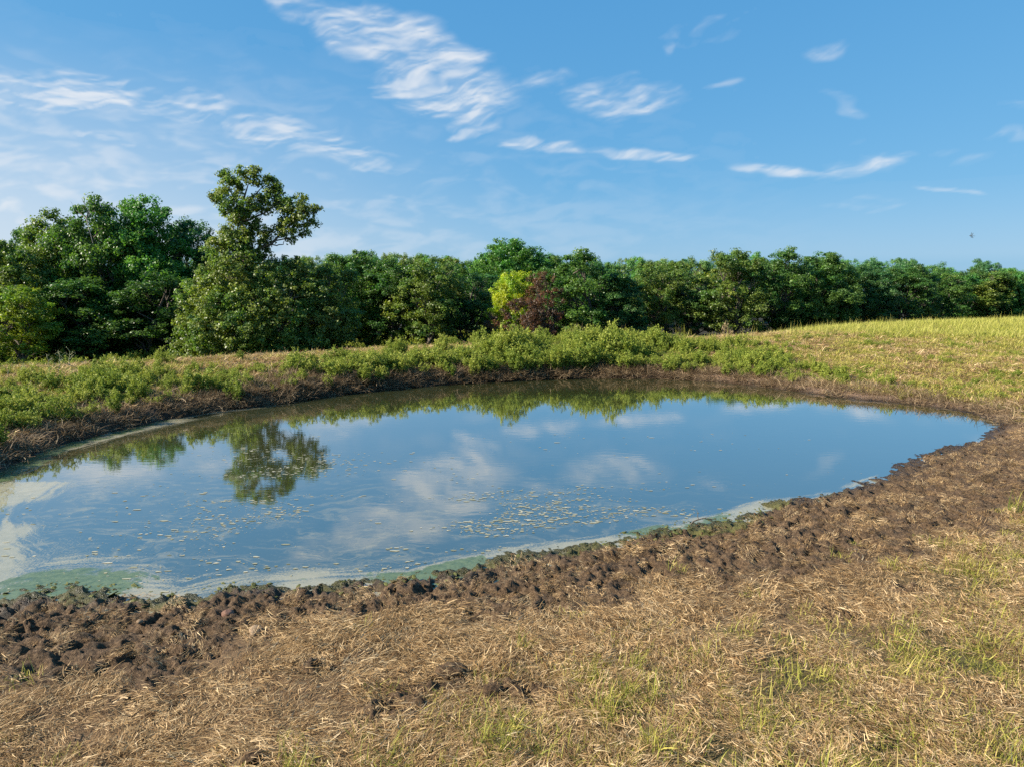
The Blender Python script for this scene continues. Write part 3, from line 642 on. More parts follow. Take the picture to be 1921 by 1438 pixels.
# ------------------------------------------------------------------ the tall lopsided oak
def tall_oak():
    g = np.random.default_rng(77); X0, Y0 = -21.0, 57.0; z0 = zat(X0, Y0) - .1
    k = Y0 / 1333 * 1.02
    def L(px, py, r, dy=0.0, q=1.0):
        x = (px - 460) * k; z = 4 + Y0 * math.tan(math.atan((719 - py) / 1333) - R(7.5)) - z0
        return (x + .0, dy, z, r * k, r * k * q, r * k * .85)
    lobes = [L(525, 376, 17, .2), L(498, 390, 15, -.2), L(536, 404, 18, .3), L(517, 424, 11, .1), L(482, 424, 13, .2), L(494, 442, 11, -.2), L(424, 326, 9, .2), L(458, 322, 9, -.2), L(482, 319, 10, .2), L(512, 338, 10, 0), L(404, 370, 8, 0), L(470, 430, 20, .2), L(484, 470, 19, .3), L(462, 468, 24, .1), L(590, 392, 9, 0), L(580, 420, 10, .3), L(430, 350, 24, .4), L(436, 338, 18, -.3), L(470, 336, 22, 0), L(498, 346, 22, .5), L(518, 356, 14, -.2), L(412, 376, 11, .2), L(440, 380, 27, -.4), L(476, 384, 32, .2), L(508, 372, 20, .3), L(448, 410, 22, 0), L(425, 398, 14, .5), L(470, 405, 16, .2),
             L(533, 388, 17, .3), L(552, 386, 26, .2), L(572, 398, 19, -.3), L(560, 412, 24, .4), L(540, 428, 22, 0), L(520, 436, 16, .4), L(505, 432, 10, -.2), L(566, 440, 12, .2), L(540, 448, 13, .3), L(500, 452, 12, 0),
             L(440, 436, 26, 0), L(415, 455, 26, .3), L(455, 452, 26, -.4), L(475, 447, 18, .3), L(410, 482, 34, 0), L(450, 482, 34, -.6), L(488, 490, 24, .4), L(395, 520, 42, .5), L(440, 522, 44, -1.2), L(490, 522, 40, -.6), L(535, 508, 32, .6), L(560, 520, 30, 1.0),
             L(378, 560, 44, 0, 1.2), L(428, 566, 52, -1.8, 1.2), L(486, 570, 54, -1.6, 1.2), L(540, 560, 48, -.4, 1.2), L(585, 556, 38, .6), L(362, 606, 42, -.4, 1.2), L(410, 618, 52, -2, 1.3), L(468, 622, 52, -2.4, 1.2), L(525, 615, 50, -1.6, 1.2), L(580, 606, 44, -.4, 1.2), L(615, 600, 34, .4),
             L(350, 645, 34, -.8), L(400, 655, 40, -2), L(455, 660, 40, -2.2), L(520, 655, 40, -1.6), L(575, 645, 38, -.6)]
    lobes = [(l[0], l[1], l[2], l[3] * .93, l[4] * .93, l[5] * .93) if l[2] > 99 else l for l in lobes]
    V, F, t, cl = crown_from_lobes(lobes, g, .40, 52, .18, .86, .30)
    # trunk and limbs
    P = lambda px, py, dy=0: np.array(L(px, py, 1, dy)[:3])
    path = np.array([[0.2, 0, -.5], [0.1, 0, 1.5], P(458, 560), P(455, 500), P(462, 455), P(452, 412), P(458, 380), P(470, 345)])
    parts = [tube(path, [.42, .33, .28, .24, .19, .14, .10, .03], 9)]
    def limb(pts, r0, r1):
        q = np.array(pts); parts.append(tube(np.concatenate([bow(a, b2, 0, 4, g)[:-1] for a, b2 in zip(q[:-1], q[1:])] + [q[-1:]]), np.linspace(r0, r1, 3 * (len(q) - 1) + 1), 7))
    limb([P(456, 490), P(484, 466), P(512, 452), P(540, 424), P(566, 398)], .17, .03)
    limb([P(500, 458), P(516, 461), P(528, 459), P(529, 452)], .06, .02)
    limb([P(512, 452), P(545, 446), P(566, 440)], .06, .02)
    limb([P(452, 416), P(478, 408), P(496, 400), P(520, 380), P(548, 382)], .10, .02)
    limb([P(452, 412), P(432, 392), P(414, 376)], .08, .02)
    limb([P(456, 390), P(440, 365), P(432, 342)], .07, .02)
    limb([P(458, 380), P(485, 362), P(502, 345)], .07, .02)
    limb([P(455, 500), P(425, 478), P(405, 470)], .12, .03)
    for e in ((390, 520), (375, 560), (360, 605), (540, 515), (585, 556), (600, 600), (430, 600), (500, 610)):
        limb([P(457, 590 if e[1] > 580 else 550), P((457 + e[0]) / 2, e[1] + 8, -.8), P(e[0], e[1], -.6)], .13, .03)
    for c in cl[::7]:
        d = np.linalg.norm(np.array([c]) - np.array([l[:3] for l in lobes]), axis=1); l = lobes[int(np.argmin(d))]
        parts.append(tube(bow(np.array(l[:3]), c, .02, 4, g), np.linspace(.03, .01, 4), 4))
    tv, tf = join(parts)
    root = empty('oak_tree', (X0, Y0, z0), 0, 'tallest lopsided oak with a sky gap in its leaning upper crown', 'tree')
    o = link(bpy.data.objects.new('trunk', mesh_np('oak_trunk', tv, tf, M_BARK, None, True)), root)
    o = link(bpy.data.objects.new('crown', mesh_np('oak_crown', V, F, M_LEAF, dict(tint=('FACE', t)))), root); o.color = (.185, .230, .050, 1)
tall_oak()

def bare_snag():
    """grey dead top standing out of the left group"""
    g = np.random.default_rng(9); x, y = -36.5, 62.6; z0 = zat(x, y)
    H = 11.6 - z0
    p = bow((0, 0, 0), (.3, 0, H), 0, 10, g); parts = [tube(p, np.linspace(.11, .015, 10), 7)]
    for i in range(14):
        f = g.uniform(.55, .95); st = p[int(f * 9)]; a = g.uniform(0, 6.28); l = (1.05 - f) * 3.2 + .5
        en = st + np.array([math.cos(a) * l * .8, math.sin(a) * l * .5, l * .6]); q = bow(st, en, .05, 5, g); parts.append(tube(q, np.linspace(.05, .01, 5), 5))
        for k in range(3): parts.append(tube(bow(q[2 + k % 2], q[2 + k % 2] + g.normal(0, .4, 3) + (0, 0, .3), 0, 4, g), np.linspace(.02, .006, 4), 4))
    V, F = join(parts)
    o = bpy.data.objects.new('dead_tree', mesh_np('dead_tree', V, F, mat_simple('grey_dead_wood', (.26, .23, .2), (.42, .39, .35), 8), None, True)); o.location = (x, y, z0); link(o)
    tag(o, 'thin bare grey dead tree among the crowns of the left group', 'tree')
bare_snag()

# ------------------------------------------------------------------ scattering (uncountable cover only)
def scatter(name, protos, pts, rot, scl, pick, label, cat):
    """one object of kind stuff: plants set out on points by geometry nodes"""
    pc = bpy.data.collections.new(name + '_forms')
    for i, me in enumerate(protos): pc.objects.link(bpy.data.objects.new('%s_form_%02d' % (name, i), me))
    me = bpy.data.meshes.new(name); n = len(pts)
    me.vertices.add(n); me.vertices.foreach_set('co', np.asarray(pts, np.float32).ravel())
    a = me.attributes.new('rot', 'FLOAT_VECTOR', 'POINT'); a.data.foreach_set('vector', np.asarray(rot, np.float32).ravel())
    a = me.attributes.new('scl', 'FLOAT_VECTOR', 'POINT'); a.data.foreach_set('vector', np.asarray(scl, np.float32).ravel())
    a = me.attributes.new('pick', 'INT', 'POINT'); a.data.foreach_set('value', np.asarray(pick, np.int32))
    o = bpy.data.objects.new(name, me); link(o); tag(o, label, cat, kind='stuff')
    t = bpy.data.node_groups.new(name, 'GeometryNodeTree')
    t.interface.new_socket('Geometry', in_out='INPUT', socket_type='NodeSocketGeometry'); t.interface.new_socket('Geometry', in_out='OUTPUT', socket_type='NodeSocketGeometry')
    gi, go = t.nodes.new('NodeGroupInput'), t.nodes.new('NodeGroupOutput')
    ci = t.nodes.new('GeometryNodeCollectionInfo'); ci.inputs['Collection'].default_value = pc; ci.inputs['Separate Children'].default_value = True; ci.inputs['Reset Children'].default_value = True
    ip = t.nodes.new('GeometryNodeInstanceOnPoints'); ip.inputs['Pick Instance'].default_value = True
    def na(nm, ty):
        q = t.nodes.new('GeometryNodeInputNamedAttribute'); q.data_type = ty; q.inputs[0].default_value = nm; return q.outputs[0]
    t.links.new(gi.outputs[0], ip.inputs['Points']); t.links.new(ci.outputs[0], ip.inputs['Instance'])
    t.links.new(na('pick', 'INT'), ip.inputs['Instance Index'])
    e2r = t.nodes.new('FunctionNodeEulerToRotation'); t.links.new(na('rot', 'FLOAT_VECTOR'), e2r.inputs[0]); t.links.new(e2r.outputs[0], ip.inputs['Rotation'])
    t.links.new(na('scl', 'FLOAT_VECTOR'), ip.inputs['Scale']); t.links.new(ip.outputs[0], go.inputs[0])
    md = o.modifiers.new('plants', 'NODES'); md.node_group = t
    return o

def blades(n, g, radius, lmin, lmax, width, lean, curl, lift, tint, droop=.3, comb=None):
    """n grass blades: 3-segment tapered ribbons. lean 0 = upright, 1 = lying"""
    a = g.uniform(0, 2 * np.pi, n); r = radius * np.sqrt(g.random(n))
    base = np.stack([r * np.cos(a), r * np.sin(a), g.random(n) * lift], 1)
    h = g.uniform(0, 2 * np.pi, n) if comb is None else g.normal(0, comb, n) + np.pi * (g.random(n) < .5); L = g.uniform(lmin, lmax, n)
    ln = np.clip(g.normal(lean[0], lean[1], n), 0, 1.5); S = 4
    d2 = np.stack([np.cos(h), np.sin(h)], 1)
    pts = [base]; ang = np.pi / 2 - ln * np.pi / 2; hh = h.copy(); bend = g.normal(0, curl, n)
    for s in range(S - 1):
        st = L / (S - 1)
        dirv = np.stack([np.cos(hh) * np.cos(ang), np.sin(hh) * np.cos(ang), np.sin(ang)], 1)
        pts.append(pts[-1] + dirv * st[:, None]); hh = hh + bend; ang = ang - droop * g.uniform(.2, 1.2, n)
        pts[-1][:, 2] = np.maximum(pts[-1][:, 2], .004 + .3 * base[:, 2])
    side = np.stack([-np.sin(h), np.cos(h), g.normal(0, .4, n)], 1); w = width * (.45 + 1.5 * g.random(n) ** 2)
    V = []
    for s, p in enumerate(pts):
        ww = (w * (1, .9, .65, .12)[s])[:, None]; V += [p - side * ww * .5, p + side * ww * .5]
    V = np.stack(V, 1).reshape(-1, 3); o = np.arange(n)[:, None] * 8
    F = np.concatenate([o + np.array([[2 * s, 2 * s + 1, 2 * s + 3, 2 * s + 2]]) for s in range(3)], 1).reshape(-1, 4)
    T = np.repeat(np.clip(g.normal(tint[0], tint[1], n), 0, 1), 3)
    return V, F, T

def blade_protos(k, seed, mat, **kw):
    out = []
    for i in range(k):
        g = np.random.default_rng(seed + i); V, F, T = blades(g=g, **kw); out.append(mesh_np('clump', V, F, mat, dict(tint=('FACE', T))))
    return out

def spots(n, xr, yr, accept, seed):
    """random points kept where accept(L, x, y) beats a die"""
    g = np.random.default_rng(seed); x = g.uniform(*xr, n); y = g.uniform(*yr, n)
    vis = np.abs(np.arctan2(x, y + 1.5)) < R(44); x, y = x[vis], y[vis]
    Ld = land(x, y); k = g.random(len(x)) < accept(Ld, x, y)
    return x[k], y[k], {q: v[k] for q, v in Ld.items()}, g

def lay(name, protos, x, y, L, g, s0, s1, label, cat, tilt=.15, sink=.0, zs=1.0, mul=1.0, combed=False):
    n = len(x); s = g.uniform(s0, s1, n) * mul
    rz = g.uniform(0, 6.28, n) if not combed else fbm(x, y, 1.6, 3, 777) * 14 + g.normal(0, .35, n)
    rot = np.stack([g.normal(0, tilt, n), g.normal(0, tilt, n), rz], 1)
    scatter(name, protos, np.stack([x, y, L['z'] - sink], 1), rot, np.stack([s, s, s * zs * g.uniform(.7, 1.3, n)], 1), g.integers(0, len(protos), n), label, cat)

near_ok = lambda L: (1 - L['far'])
# straw trodden flat
straw = blade_protos(8, 500, M_STRAW, n=190, radius=.27, lmin=.025, lmax=.145, width=.0044, lean=(.95, .10), curl=.18, lift=.05, tint=(.53, .28), droop=.12, comb=.55)
x, y, L, g = spots(95000, (-15, 34), (3.2, 34), lambda L, x, y: (L['d'] > .25) * (1 - .985 * sstep(.1, .75, L['mud'])) * (1 - .8 * L['far']) * np.where(np.hypot(x, y) < 13, 1, .6) * (.20 + .9 * sstep(.38, .58, .65 * fbm(x, y, .7, 3, 651) + .35 * L['patch'])), 1)
lay('straw', straw, x, y, L, g, .7, 1.25, 'pale straw trodden flat across the near bank', 'straw', .16, combed=True)
# standing green and yellow grass
turf = blade_protos(7, 520, M_TURF, n=52, radius=.17, lmin=.04, lmax=.17, width=.005, lean=(.42, .25), curl=.2, lift=.01, tint=(.55, .24), droop=.32)
x, y, L, g = spots(75000, (-15, 36), (3.2, 36), lambda L, x, y: (1 - L['far'] * .7) * (L['d'] > 1.2) * (L['green'] ** 1.4 * .62 + .03 + .30 * sstep(6.0, 4.4, y)) * (1 - L['mud']) * np.where(np.hypot(x, y) < 14, 1, .5), 2)
lay('grass', turf, x, y, L, g, .6, 1.3, 'short yellowing grass growing through the straw', 'grass', .12)
# taller tufts here and there
tuft = blade_protos(5, 540, M_TURF, n=46, radius=.10, lmin=.14, lmax=.36, width=.007, lean=(.3, .2), curl=.15, lift=.01, tint=(.42, .22), droop=.3)
x, y, L, g = spots(2600, (-15, 34), (3.2, 34), lambda L, x, y: (1 - L['far']) * (L['d'] > 2.0) * L['green'] ** 2 * (L['patch'] > .5), 3)
lay('grass_tufts', tuft, x, y, L, g, .6, 1.15, 'taller green grass tufts in the near pasture', 'grass', .1)
# pasture on the rise to the right and beyond the pond
past = blade_protos(6, 560, M_PASTURE, n=40, radius=.38, lmin=.15, lmax=.5, width=.016, lean=(.3, .2), curl=.15, lift=.02, tint=(.5, .2), droop=.25)
x, y, L, g = spots(70000, (8, 100), (34, 95), lambda L, x, y: sstep(-1, -5, -(x - 14 - .4 * (55 - y))) * sstep(0.2, -3.5, L['dc'] - 3.5 - 5 * sstep(22, 34, x)) * (1 - L['forest']) * (L['d'] > 4) * np.where(y < 65, .9, .5), 4)
lay('pasture', past, x, y, L, g, .7, 1.3, 'sunlit yellow green pasture grass on the right rise', 'grass', .1)
# short grazed cover on far bank, crest and right slope
graze = blade_protos(6, 580, M_TURF, n=46, radius=.34, lmin=.08, lmax=.26, width=.013, lean=(.72, .22), curl=.2, lift=.03, tint=(.62, .22), droop=.25)
x, y, L, g = spots(52000, (-24, 42), (14, 62), lambda L, x, y: (L['far'] > .35) * (L['d'] > .9) * (1 - L['forest']) * (L['dc'] > -9) * (.45 + .5 * sstep(.42, .60, L['patch'])), 5)
lay('bank_grass', graze, x, y, L, g, .8, 1.4, 'dry grazed grass on the far bank and slope', 'grass', .12)
past_straw = blade_protos(6, 590, M_STRAW, n=70, radius=.36, lmin=.08, lmax=.28, width=.012, lean=(.86, .16), curl=.2, lift=.05, tint=(.60, .2), droop=.15, comb=.8)
x, y, L, g = spots(46000, (-24, 42), (14, 60), lambda L, x, y: (L['far'] > .2) * (L['d'] > .8) * (1 - L['forest']) * (L['dc'] > -7) * (.75 - .5 * sstep(.40, .58, L['patch'])) * (1 - .6 * sstep(20, 32, x)), 15)
lay('bank_straw', past_straw, x, y, L, g, .8, 1.4, 'tan dead grass on the bank top and right slope', 'straw', .15, combed=True)
# stalks against the dark trees along the rise
tall = blade_protos(5, 595, M_PASTURE, n=16, radius=.4, lmin=.25, lmax=.75, width=.013, lean=(.16, .12), curl=.1, lift=.02, tint=(.5, .22), droop=.1)
x, y, L, g = spots(16000, (6, 70), (36, 75), lambda L, x, y: (L['dc'] < 1) * (L['dc'] > -12) * .10 * sstep(.45, .6, fbm(x, y, 3, 3, 641)), 16)
lay('tall_grass', tall, x, y, L, g, .7, 1.3, 'tall seeding grass along the skyline of the rise', 'grass', .08)
# dead stems hanging down the bank to the water
dead = blade_protos(5, 600, M_DRYWEED, n=60, radius=.35, lmin=.12, lmax=.42, width=.009, lean=(.75, .22), curl=.35, lift=.06, tint=(.45, .22), droop=.25)
x, y, L, g = spots(42000, (-16, 18), (12, 36), lambda L, x, y: (L['far'] > .3) * (L['d'] > .05) * (L['d'] < 2.2) * (1 - .6 * sstep(-9, -11, x)) * (.9 - .72 * L['right']), 6)
lay('dead_stems', dead, x, y, L, g, .7, 1.3, 'tangled dead stems along the far waterline', 'dead stems', .2)

# weeds
def weed(seed, height, spread, stems, leafn, leafs, mat, stemmat):
    g = np.random.default_rng(seed); parts = []; C, O, T = [], [], []
    for s in range(stems):
        a = g.uniform(0, 6.28); r = spread * math.sqrt(g.random()); h = height * g.uniform(.55, 1.1) * (1 - .45 * (r / spread) ** 2)
        b0 = np.array([r * .35 * math.cos(a), r * .35 * math.sin(a), -.03]); e = np.array([r * math.cos(a), r * math.sin(a), h])
        p = bow(b0, e, .0, 5, g); parts.append(tube(p, np.linspace(.008, .003, 5), 3))
        k = 7                                        # side sprays, each a small cluster of leaves
        t = np.linspace(.25, 1.0, k) + g.normal(0, .04, k); idx = np.clip(t * 4, 0, 3.999); i = idx.astype(int); f = (idx - i)[:, None]
        c0 = p[i] * (1 - f) + p[i + 1] * f
        dv = unit(g.normal(0, 1, (k, 3)) * (1, 1, .3) + (0, 0, .35)); tip = c0 + dv * (height * .22 * g.uniform(.5, 1.2, (k, 1)) * (1.15 - .6 * t)[:, None])
        for q in range(k):
            m = leafn // k; u = g.random((m, 1)) ** .6
            C.append(c0[q] + (tip[q] - c0[q]) * u + g.normal(0, height * .035, (m, 3))); O.append(np.repeat(dv[q:q + 1], m, 0))
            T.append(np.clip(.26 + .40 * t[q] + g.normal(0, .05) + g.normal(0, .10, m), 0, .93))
    C, O, T = np.concatenate(C), np.concatenate(O), np.concatenate(T)
    V, F, T = leaves(C, O, leafs, T, g, .5)
    return mesh_np('foliage', V, F, mat, dict(tint=('FACE', T))), mesh_np('stem', *join(parts), stemmat, dict(tint=('FACE', np.full(sum(len(p[1]) for p in parts), .5))))
def merged(pair):
    a, c = pair
    def arr(m):
        V = np.empty(len(m.vertices) * 3, np.float32); m.vertices.foreach_get('co', V); F = np.empty(len(m.loops), np.int32); m.loops.foreach_get('vertex_index', F)
        T = np.empty(len(m.polygons), np.float32); m.attributes['tint'].data.foreach_get('value', T); return V.reshape(-1, 3), F.reshape(-1, 4), T
    (V1, F1, T1), (V2, F2, T2) = arr(a), arr(c)
    return mesh_np('weed', np.concatenate([V1, V2]), np.concatenate([F1, F2 + len(V1)]), M_WEED, dict(tint=('FACE', np.concatenate([T1, T2]))))
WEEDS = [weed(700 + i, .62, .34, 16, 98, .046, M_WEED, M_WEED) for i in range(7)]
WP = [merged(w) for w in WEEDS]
def weed_density(L, x, y):
    a = look(_arc, x, y)
    t = np.clip(L['d'] / np.maximum(L['d'] + np.maximum(L['dc'], 0), .01), 0, 1)
    core = sstep(.03, .10, t) * (1 - sstep(.60, .9, t)) * (L['dc'] > 0)
    x_end = 1 - sstep(10.5, 14.5, x + (L['patch'] - .5) * 8)
    dense = np.where(x < -4.5, .50 + .6 * sstep(.44, .56, fbm(x, y, 2.4, 3, 211)), 1.0)
    crest = (.45 - .33 * sstep(-6, -10, x)) * sstep(.48, .62, fbm(x, y, 1.5, 3, 215)) * (np.abs(L['dc'] + .6) < 1.6) * (x < 9)
    hump = (np.hypot(x - 3, (y - 39.5) * 1.4) < 5.0) * .4
    return (L['far'] > .25) * (L['d'] > .3) * np.clip(core * x_end * dense * .8 + crest + hump * (np.abs(L['dc']) < 2), 0, 1)
x, y, L, g = spots(11000, (-24, 17), (14, 46), weed_density, 7)
keep = np.ones(len(x), bool)
tt = np.clip(L['d'] / np.maximum(L['d'] + np.maximum(L['dc'], 0), .01), 0, 1)
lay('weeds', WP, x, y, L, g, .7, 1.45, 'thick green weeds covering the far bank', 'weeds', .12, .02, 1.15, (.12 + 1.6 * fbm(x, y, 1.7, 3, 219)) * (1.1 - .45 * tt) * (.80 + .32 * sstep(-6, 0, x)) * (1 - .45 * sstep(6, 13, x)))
# low weeds thinning out over the right slope
x, y, L, g = spots(9000, (8, 34), (22, 48), lambda L, x, y: (L['far'] > .4) * (L['d'] > 1.6) * sstep(.50, .66, fbm(x, y, 1.8, 3, 231)) * (L['dc'] > -1) * (.5 - .3 * sstep(16, 28, x)), 8)
lay('slope_weeds', WP, x, y, L, g, .3, .6, 'low weeds dotted over the right slope', 'weeds', .15, .02, .8)
# undergrowth along the foot of the wood
UG = [merged(weed(730 + i, 1.5, .9, 16, 90, .16, M_WEED, M_WEED)) for i in range(4)]
x, y, L, g = spots(9000, (-46, 14), (40, 100), lambda L, x, y: (L['forest'] > .7) * (L['z'] < -1.2) * .35 * (1 - sstep(70, 95, y)), 9)
lay('undergrowth', UG, x, y, L, g, .4, .85, 'dark undergrowth at the foot of the wood', 'undergrowth', .1, .05)

# crumbs of trodden mud in the churned band
def crumb_mesh(seed):
    g = np.random.default_rng(seed); n, k = 8, 5
    T, Ph = np.meshgrid(np.linspace(0, 2 * np.pi, n, endpoint=False), np.linspace(.12, np.pi - .12, k)); P = np.stack([np.sin(Ph) * np.cos(T), np.sin(Ph) * np.sin(T), np.cos(Ph)], -1).reshape(-1, 3)
    V = P * g.uniform(.5, 1.3, (len(P), 1)) * (1.2, .9, .65); i = np.arange(k - 1)[:, None] * n; j = np.arange(n)[None]; j2 = (j + 1) % n
    return mesh_np('crumb', V * .05, [np.stack([i + j, i + n + j, i + n + j2, i + j2], -1).reshape(-1, 4), np.arange(n)[None], np.arange(n * (k - 1), n * k)[None, ::-1]], M_MUD)
x, y, L, g = spots(150000, (-14, 24), (6, 34), lambda L, x, y: (L['d'] > .03) * L['mud'] ** 1.5 * (1 - .8 * L['far'] * L['right']) * .8, 10)
lay('mud_crumbs', [crumb_mesh(60 + i) for i in range(8)], x, y, L, g, .25, 1.0, 'crumbs of dark mud churned up by hooves', 'mud', .8, .004, .8, g.random(len(x)) ** 3.5 * .75 + .16)
x, y, L, g = spots(60000, (-12, 6), (7, 20), lambda L, x, y: (L['d'] > -.28) * (L['d'] < .42) * (1 - L['far']) * sstep(6, 3, x) * sstep(.45, .62, fbm(x, y, .9, 3, 661)) * .9, 12)
L['z'] = np.maximum(L['z'], -.004)
MA = mat_simple('algae_mat', (.05, .06, .014), (.17, .17, .05), 11, .7, .9, .02)
def mat_form(seed):
    me = crumb_mesh(seed); me.materials.clear(); me.materials.append(MA); return me
lay('algae', [mat_form(80 + i) for i in range(6)], x, y, L, g, .3, .9, 'stringy green algae stranded along the near waterline', 'algae', .3, .0, .35, g.random(len(x)) ** 2.5 * 1.1 + .22)
x, y, L, g = spots(24000, (-14, 24), (5, 34), lambda L, x, y: (L['d'] > .25) * L['mud'] * (1 - .4 * L['far']) * .9 * sstep(.1, .9, L['d']), 11)
lay('trampled_stems', straw, x, y, L, g, .35, .8, 'broken stems trampled into the mud', 'stems', .4, .01)

# floating flakes of dried algae
def floating():
    g = np.random.default_rng(21); n = 130000
    x = g.uniform(-10.5, 8, n); y = g.uniform(8.6, 24, n); d = look(_sd, x, y)
    cl = fbm(x, y, 1.1, 4, 401); st = fbm(x * .35, y * 1.2, .8, 3, 402)
    zone = np.exp(-((x + 2.2) / 3.2) ** 2 - ((y - 11.9) / 1.7) ** 2) * 1.0 + np.exp(-((x - .8) / 2.6) ** 2 - ((y - 12.4) / 1.2) ** 2) * .8 + .5 * np.exp(-((x + 5.2) / 1.5) ** 2 - ((y - 16) / 2.2) ** 2) + .02 * (y < 20)
    k = (d < -.25) & (g.random(n) < zone * sstep(.46, .68, .35 * cl + .65 * st + .04) * .9)
    x, y = x[k], y[k]; n = len(x); s = .004 + .024 * g.random(n) ** 4.5; m = 7
    a = np.linspace(0, 2 * np.pi, m, endpoint=False)[None] + g.uniform(0, 6, (n, 1)); rr = s[:, None] * g.uniform(.55, 1.25, (n, m))
    st_ = g.uniform(1.0, 3.2, (n, 1)); V = np.stack([x[:, None] + np.cos(a) * rr * st_, y[:, None] + np.sin(a) * rr, np.full((n, m), .004) + g.uniform(0, .003, (n, 1))], -1).reshape(-1, 3)
    me = mesh_np('floating_scum', V, np.arange(n * m).reshape(n, m), M_SCUM, dict(tint=('FACE', np.clip(g.normal(.55, .2, n), 0, 1))))
    o = bpy.data.objects.new('floating_scum', me); link(o); tag(o, 'pale flakes of dried algae floating on the pond', 'scum', kind='stuff')
floating()

# ------------------------------------------------------------------ single things
def lump(seed, r, squash, amp, mat, name, x, y, label, cat, group=None, sink=.35, n=22):
    g = np.random.default_rng(seed)
    th = np.linspace(0, 2 * np.pi, n, endpoint=False); ph = np.linspace(0, np.pi, n // 2 + 1)
    T, Ph = np.meshgrid(th, ph); P = np.stack([np.sin(Ph) * np.cos(T), np.sin(Ph) * np.sin(T), np.cos(Ph)], -1).reshape(-1, 3)
    o1 = g.uniform(0, 50, 3)
    nz = fbm(P[:, 0] * 1.2 + o1[0] + P[:, 2], P[:, 1] * 1.2 + o1[1] - P[:, 2] * .7, .9, 4, seed) - .5 + .5 * (fbm(P[:, 0] * 3 + P[:, 2] * 2.1 + o1[2], P[:, 1] * 3 - P[:, 2] * 1.7, .9, 3, seed + 5) - .5)
    V = P * (1 + amp * 2 * nz)[:, None] * np.array([r * g.uniform(1, 1.35), r, r * squash])
    k = len(th); i = np.arange(len(ph) - 1)[:, None] * k; j = np.arange(k)[None]; j2 = (j + 1) % k
    F = np.stack([i + j, i + k + j, i + k + j2, i + j2], -1).reshape(-1, 4)
    o = bpy.data.objects.new(name, mesh_np(name, V, F, mat, None, True)); o.location = (x, y, zat(x, y) + r * squash * (1 - 2 * sink) + .01); o.rotation_euler = (0, 0, g.uniform(0, 6)); link(o)
    return tag(o, label, cat, group)
lump(1, .082, .62, .2, M_ROCK, 'rock', -2.95, 7.75, 'pale tan rock half sunk in the mud on the near bank', 'rock')
lump(2, .035, .8, .2, M_ROCK, 'rock', -4.36, 7.89, 'tiny pale stone in the straw left of the tan rock', 'rock')
lump(3, .065, .8, .25, mat_simple('pink_clay', (.12, .065, .045), (.24, .14, .10), 8), 'clay_lump', -3.45, 8.2, 'small pinkish clay lump above the tan rock', 'clay lump')
lump(4, .16, .5, .2, M_ROCK, 'rock', -12.2, 17.8, 'grey rock on the shaded bank at the far left', 'rock')
lump(5, .09, .6, .2, M_ROCK, 'rock', -9.5, 24.9, 'small pale rock at the waterline below the left weeds', 'rock')
for i, (x, y, r, sq, lab) in enumerate([
    (0.28, 6.33, .15, .26, 'big dark brown mud clod in the near grass, right of the others'),
    (0.06, 6.27, .07, .4, 'small dark mud clod touching the big clod'),
    (-.60, 6.66, .12, .36, 'brown mud clod furthest from the camera in the grass'),
    (-.95, 6.22, .12, .36, 'dark mud clod left of the other clods in the grass'),
    (-.18, 6.28, .09, .6, 'little mud clod between the left and right clods'),
    (3.59, 9.07, .10, .5, 'dark mud clod in the straw at the edge of the churned mud'),
    (3.87, 8.19, .16, .3, 'flat dark mud clod alone in the straw on the right'),
    (-4.1, 6.96, .15, .35, 'flat black mud clod in the straw at the left'),
    (-2.35, 7.72, .10, .5, 'black mud clod just right of the tan rock'),
    (-2.1, 5.3, .07, .25, 'dark mud clod near the bottom left in the grass')]):
    lump(40 + i, r, sq, .42, M_MUD, 'mud_clod', x, y, lab, 'mud clod', 'mud clods kicked up on the near bank', .5, 34)

def stalk(x, y, h, seed, name, label, cat, group=None, arms=9, mat=M_DRYWEED, spread=.5, leaf=.03, nleaf=60):
    g = np.random.default_rng(seed); root = empty(name, (x, y, zat(x, y)), g.uniform(0, 6), label, cat, group)
    p = bow((0, 0, -.05), (g.normal(0, .06), g.normal(0, .06), h), 0, 8, g); parts = [tube(p, np.linspace(.018, .006, 8), 5)]; ends = [p[-1]]
    for i in range(arms):
        f = g.uniform(.3, .95); st = p[int(f * 7)]; a = g.uniform(0, 6.28); l = h * spread * (1.15 - f)
        q = bow(st, st + np.array([math.cos(a) * l, math.sin(a) * l, l * .75]), -.05, 5, g); parts.append(tube(q, np.linspace(.010, .004, 5), 4)); ends += [q[-1], q[3], q[4]]
    V, F = join(parts)
    link(bpy.data.objects.new('stem', mesh_np('stem', V, F, mat, dict(tint=('FACE', np.full(len(F), .72))), True)), root)
    E = np.array(ends); c = E[g.integers(0, len(E), nleaf)] + g.normal(0, .03, (nleaf, 3))
    V, F, T = leaves(c, unit(g.normal(0, 1, (nleaf, 3))), leaf, np.clip(g.normal(.6, .2, nleaf), 0, 1), g)
    tag(link(bpy.data.objects.new('seed_head', mesh_np('seed_head', V, F, mat, dict(tint=('FACE', T)))), root), kind='stuff')
    return root
SG = 'dead stalks on the left bank'
M_PALE = mat_blade('pale_dead_stalk', [(.1, (.16, .17, .09)), (.6, (.34, .34, .19)), (.95, (.48, .46, .3))], .1)
stalk(-16.75, 25.6, .75, 1, 'weed_stalk', 'pale branching dead weed stalk, left of the three on the bank', 'weed stalk', SG, 8, M_PALE, .42, .028, 40)
stalk(-16.45, 25.7, .9, 2, 'weed_stalk', 'pale branching dead weed stalk, middle of the three on the bank', 'weed stalk', SG, 10, M_PALE, .42, .028, 50)
stalk(-16.1, 25.9, 1.05, 3, 'weed_stalk', 'tallest pale branching dead weed stalk, right of the three', 'weed stalk', SG, 8, M_PALE, .38, .028, 50)
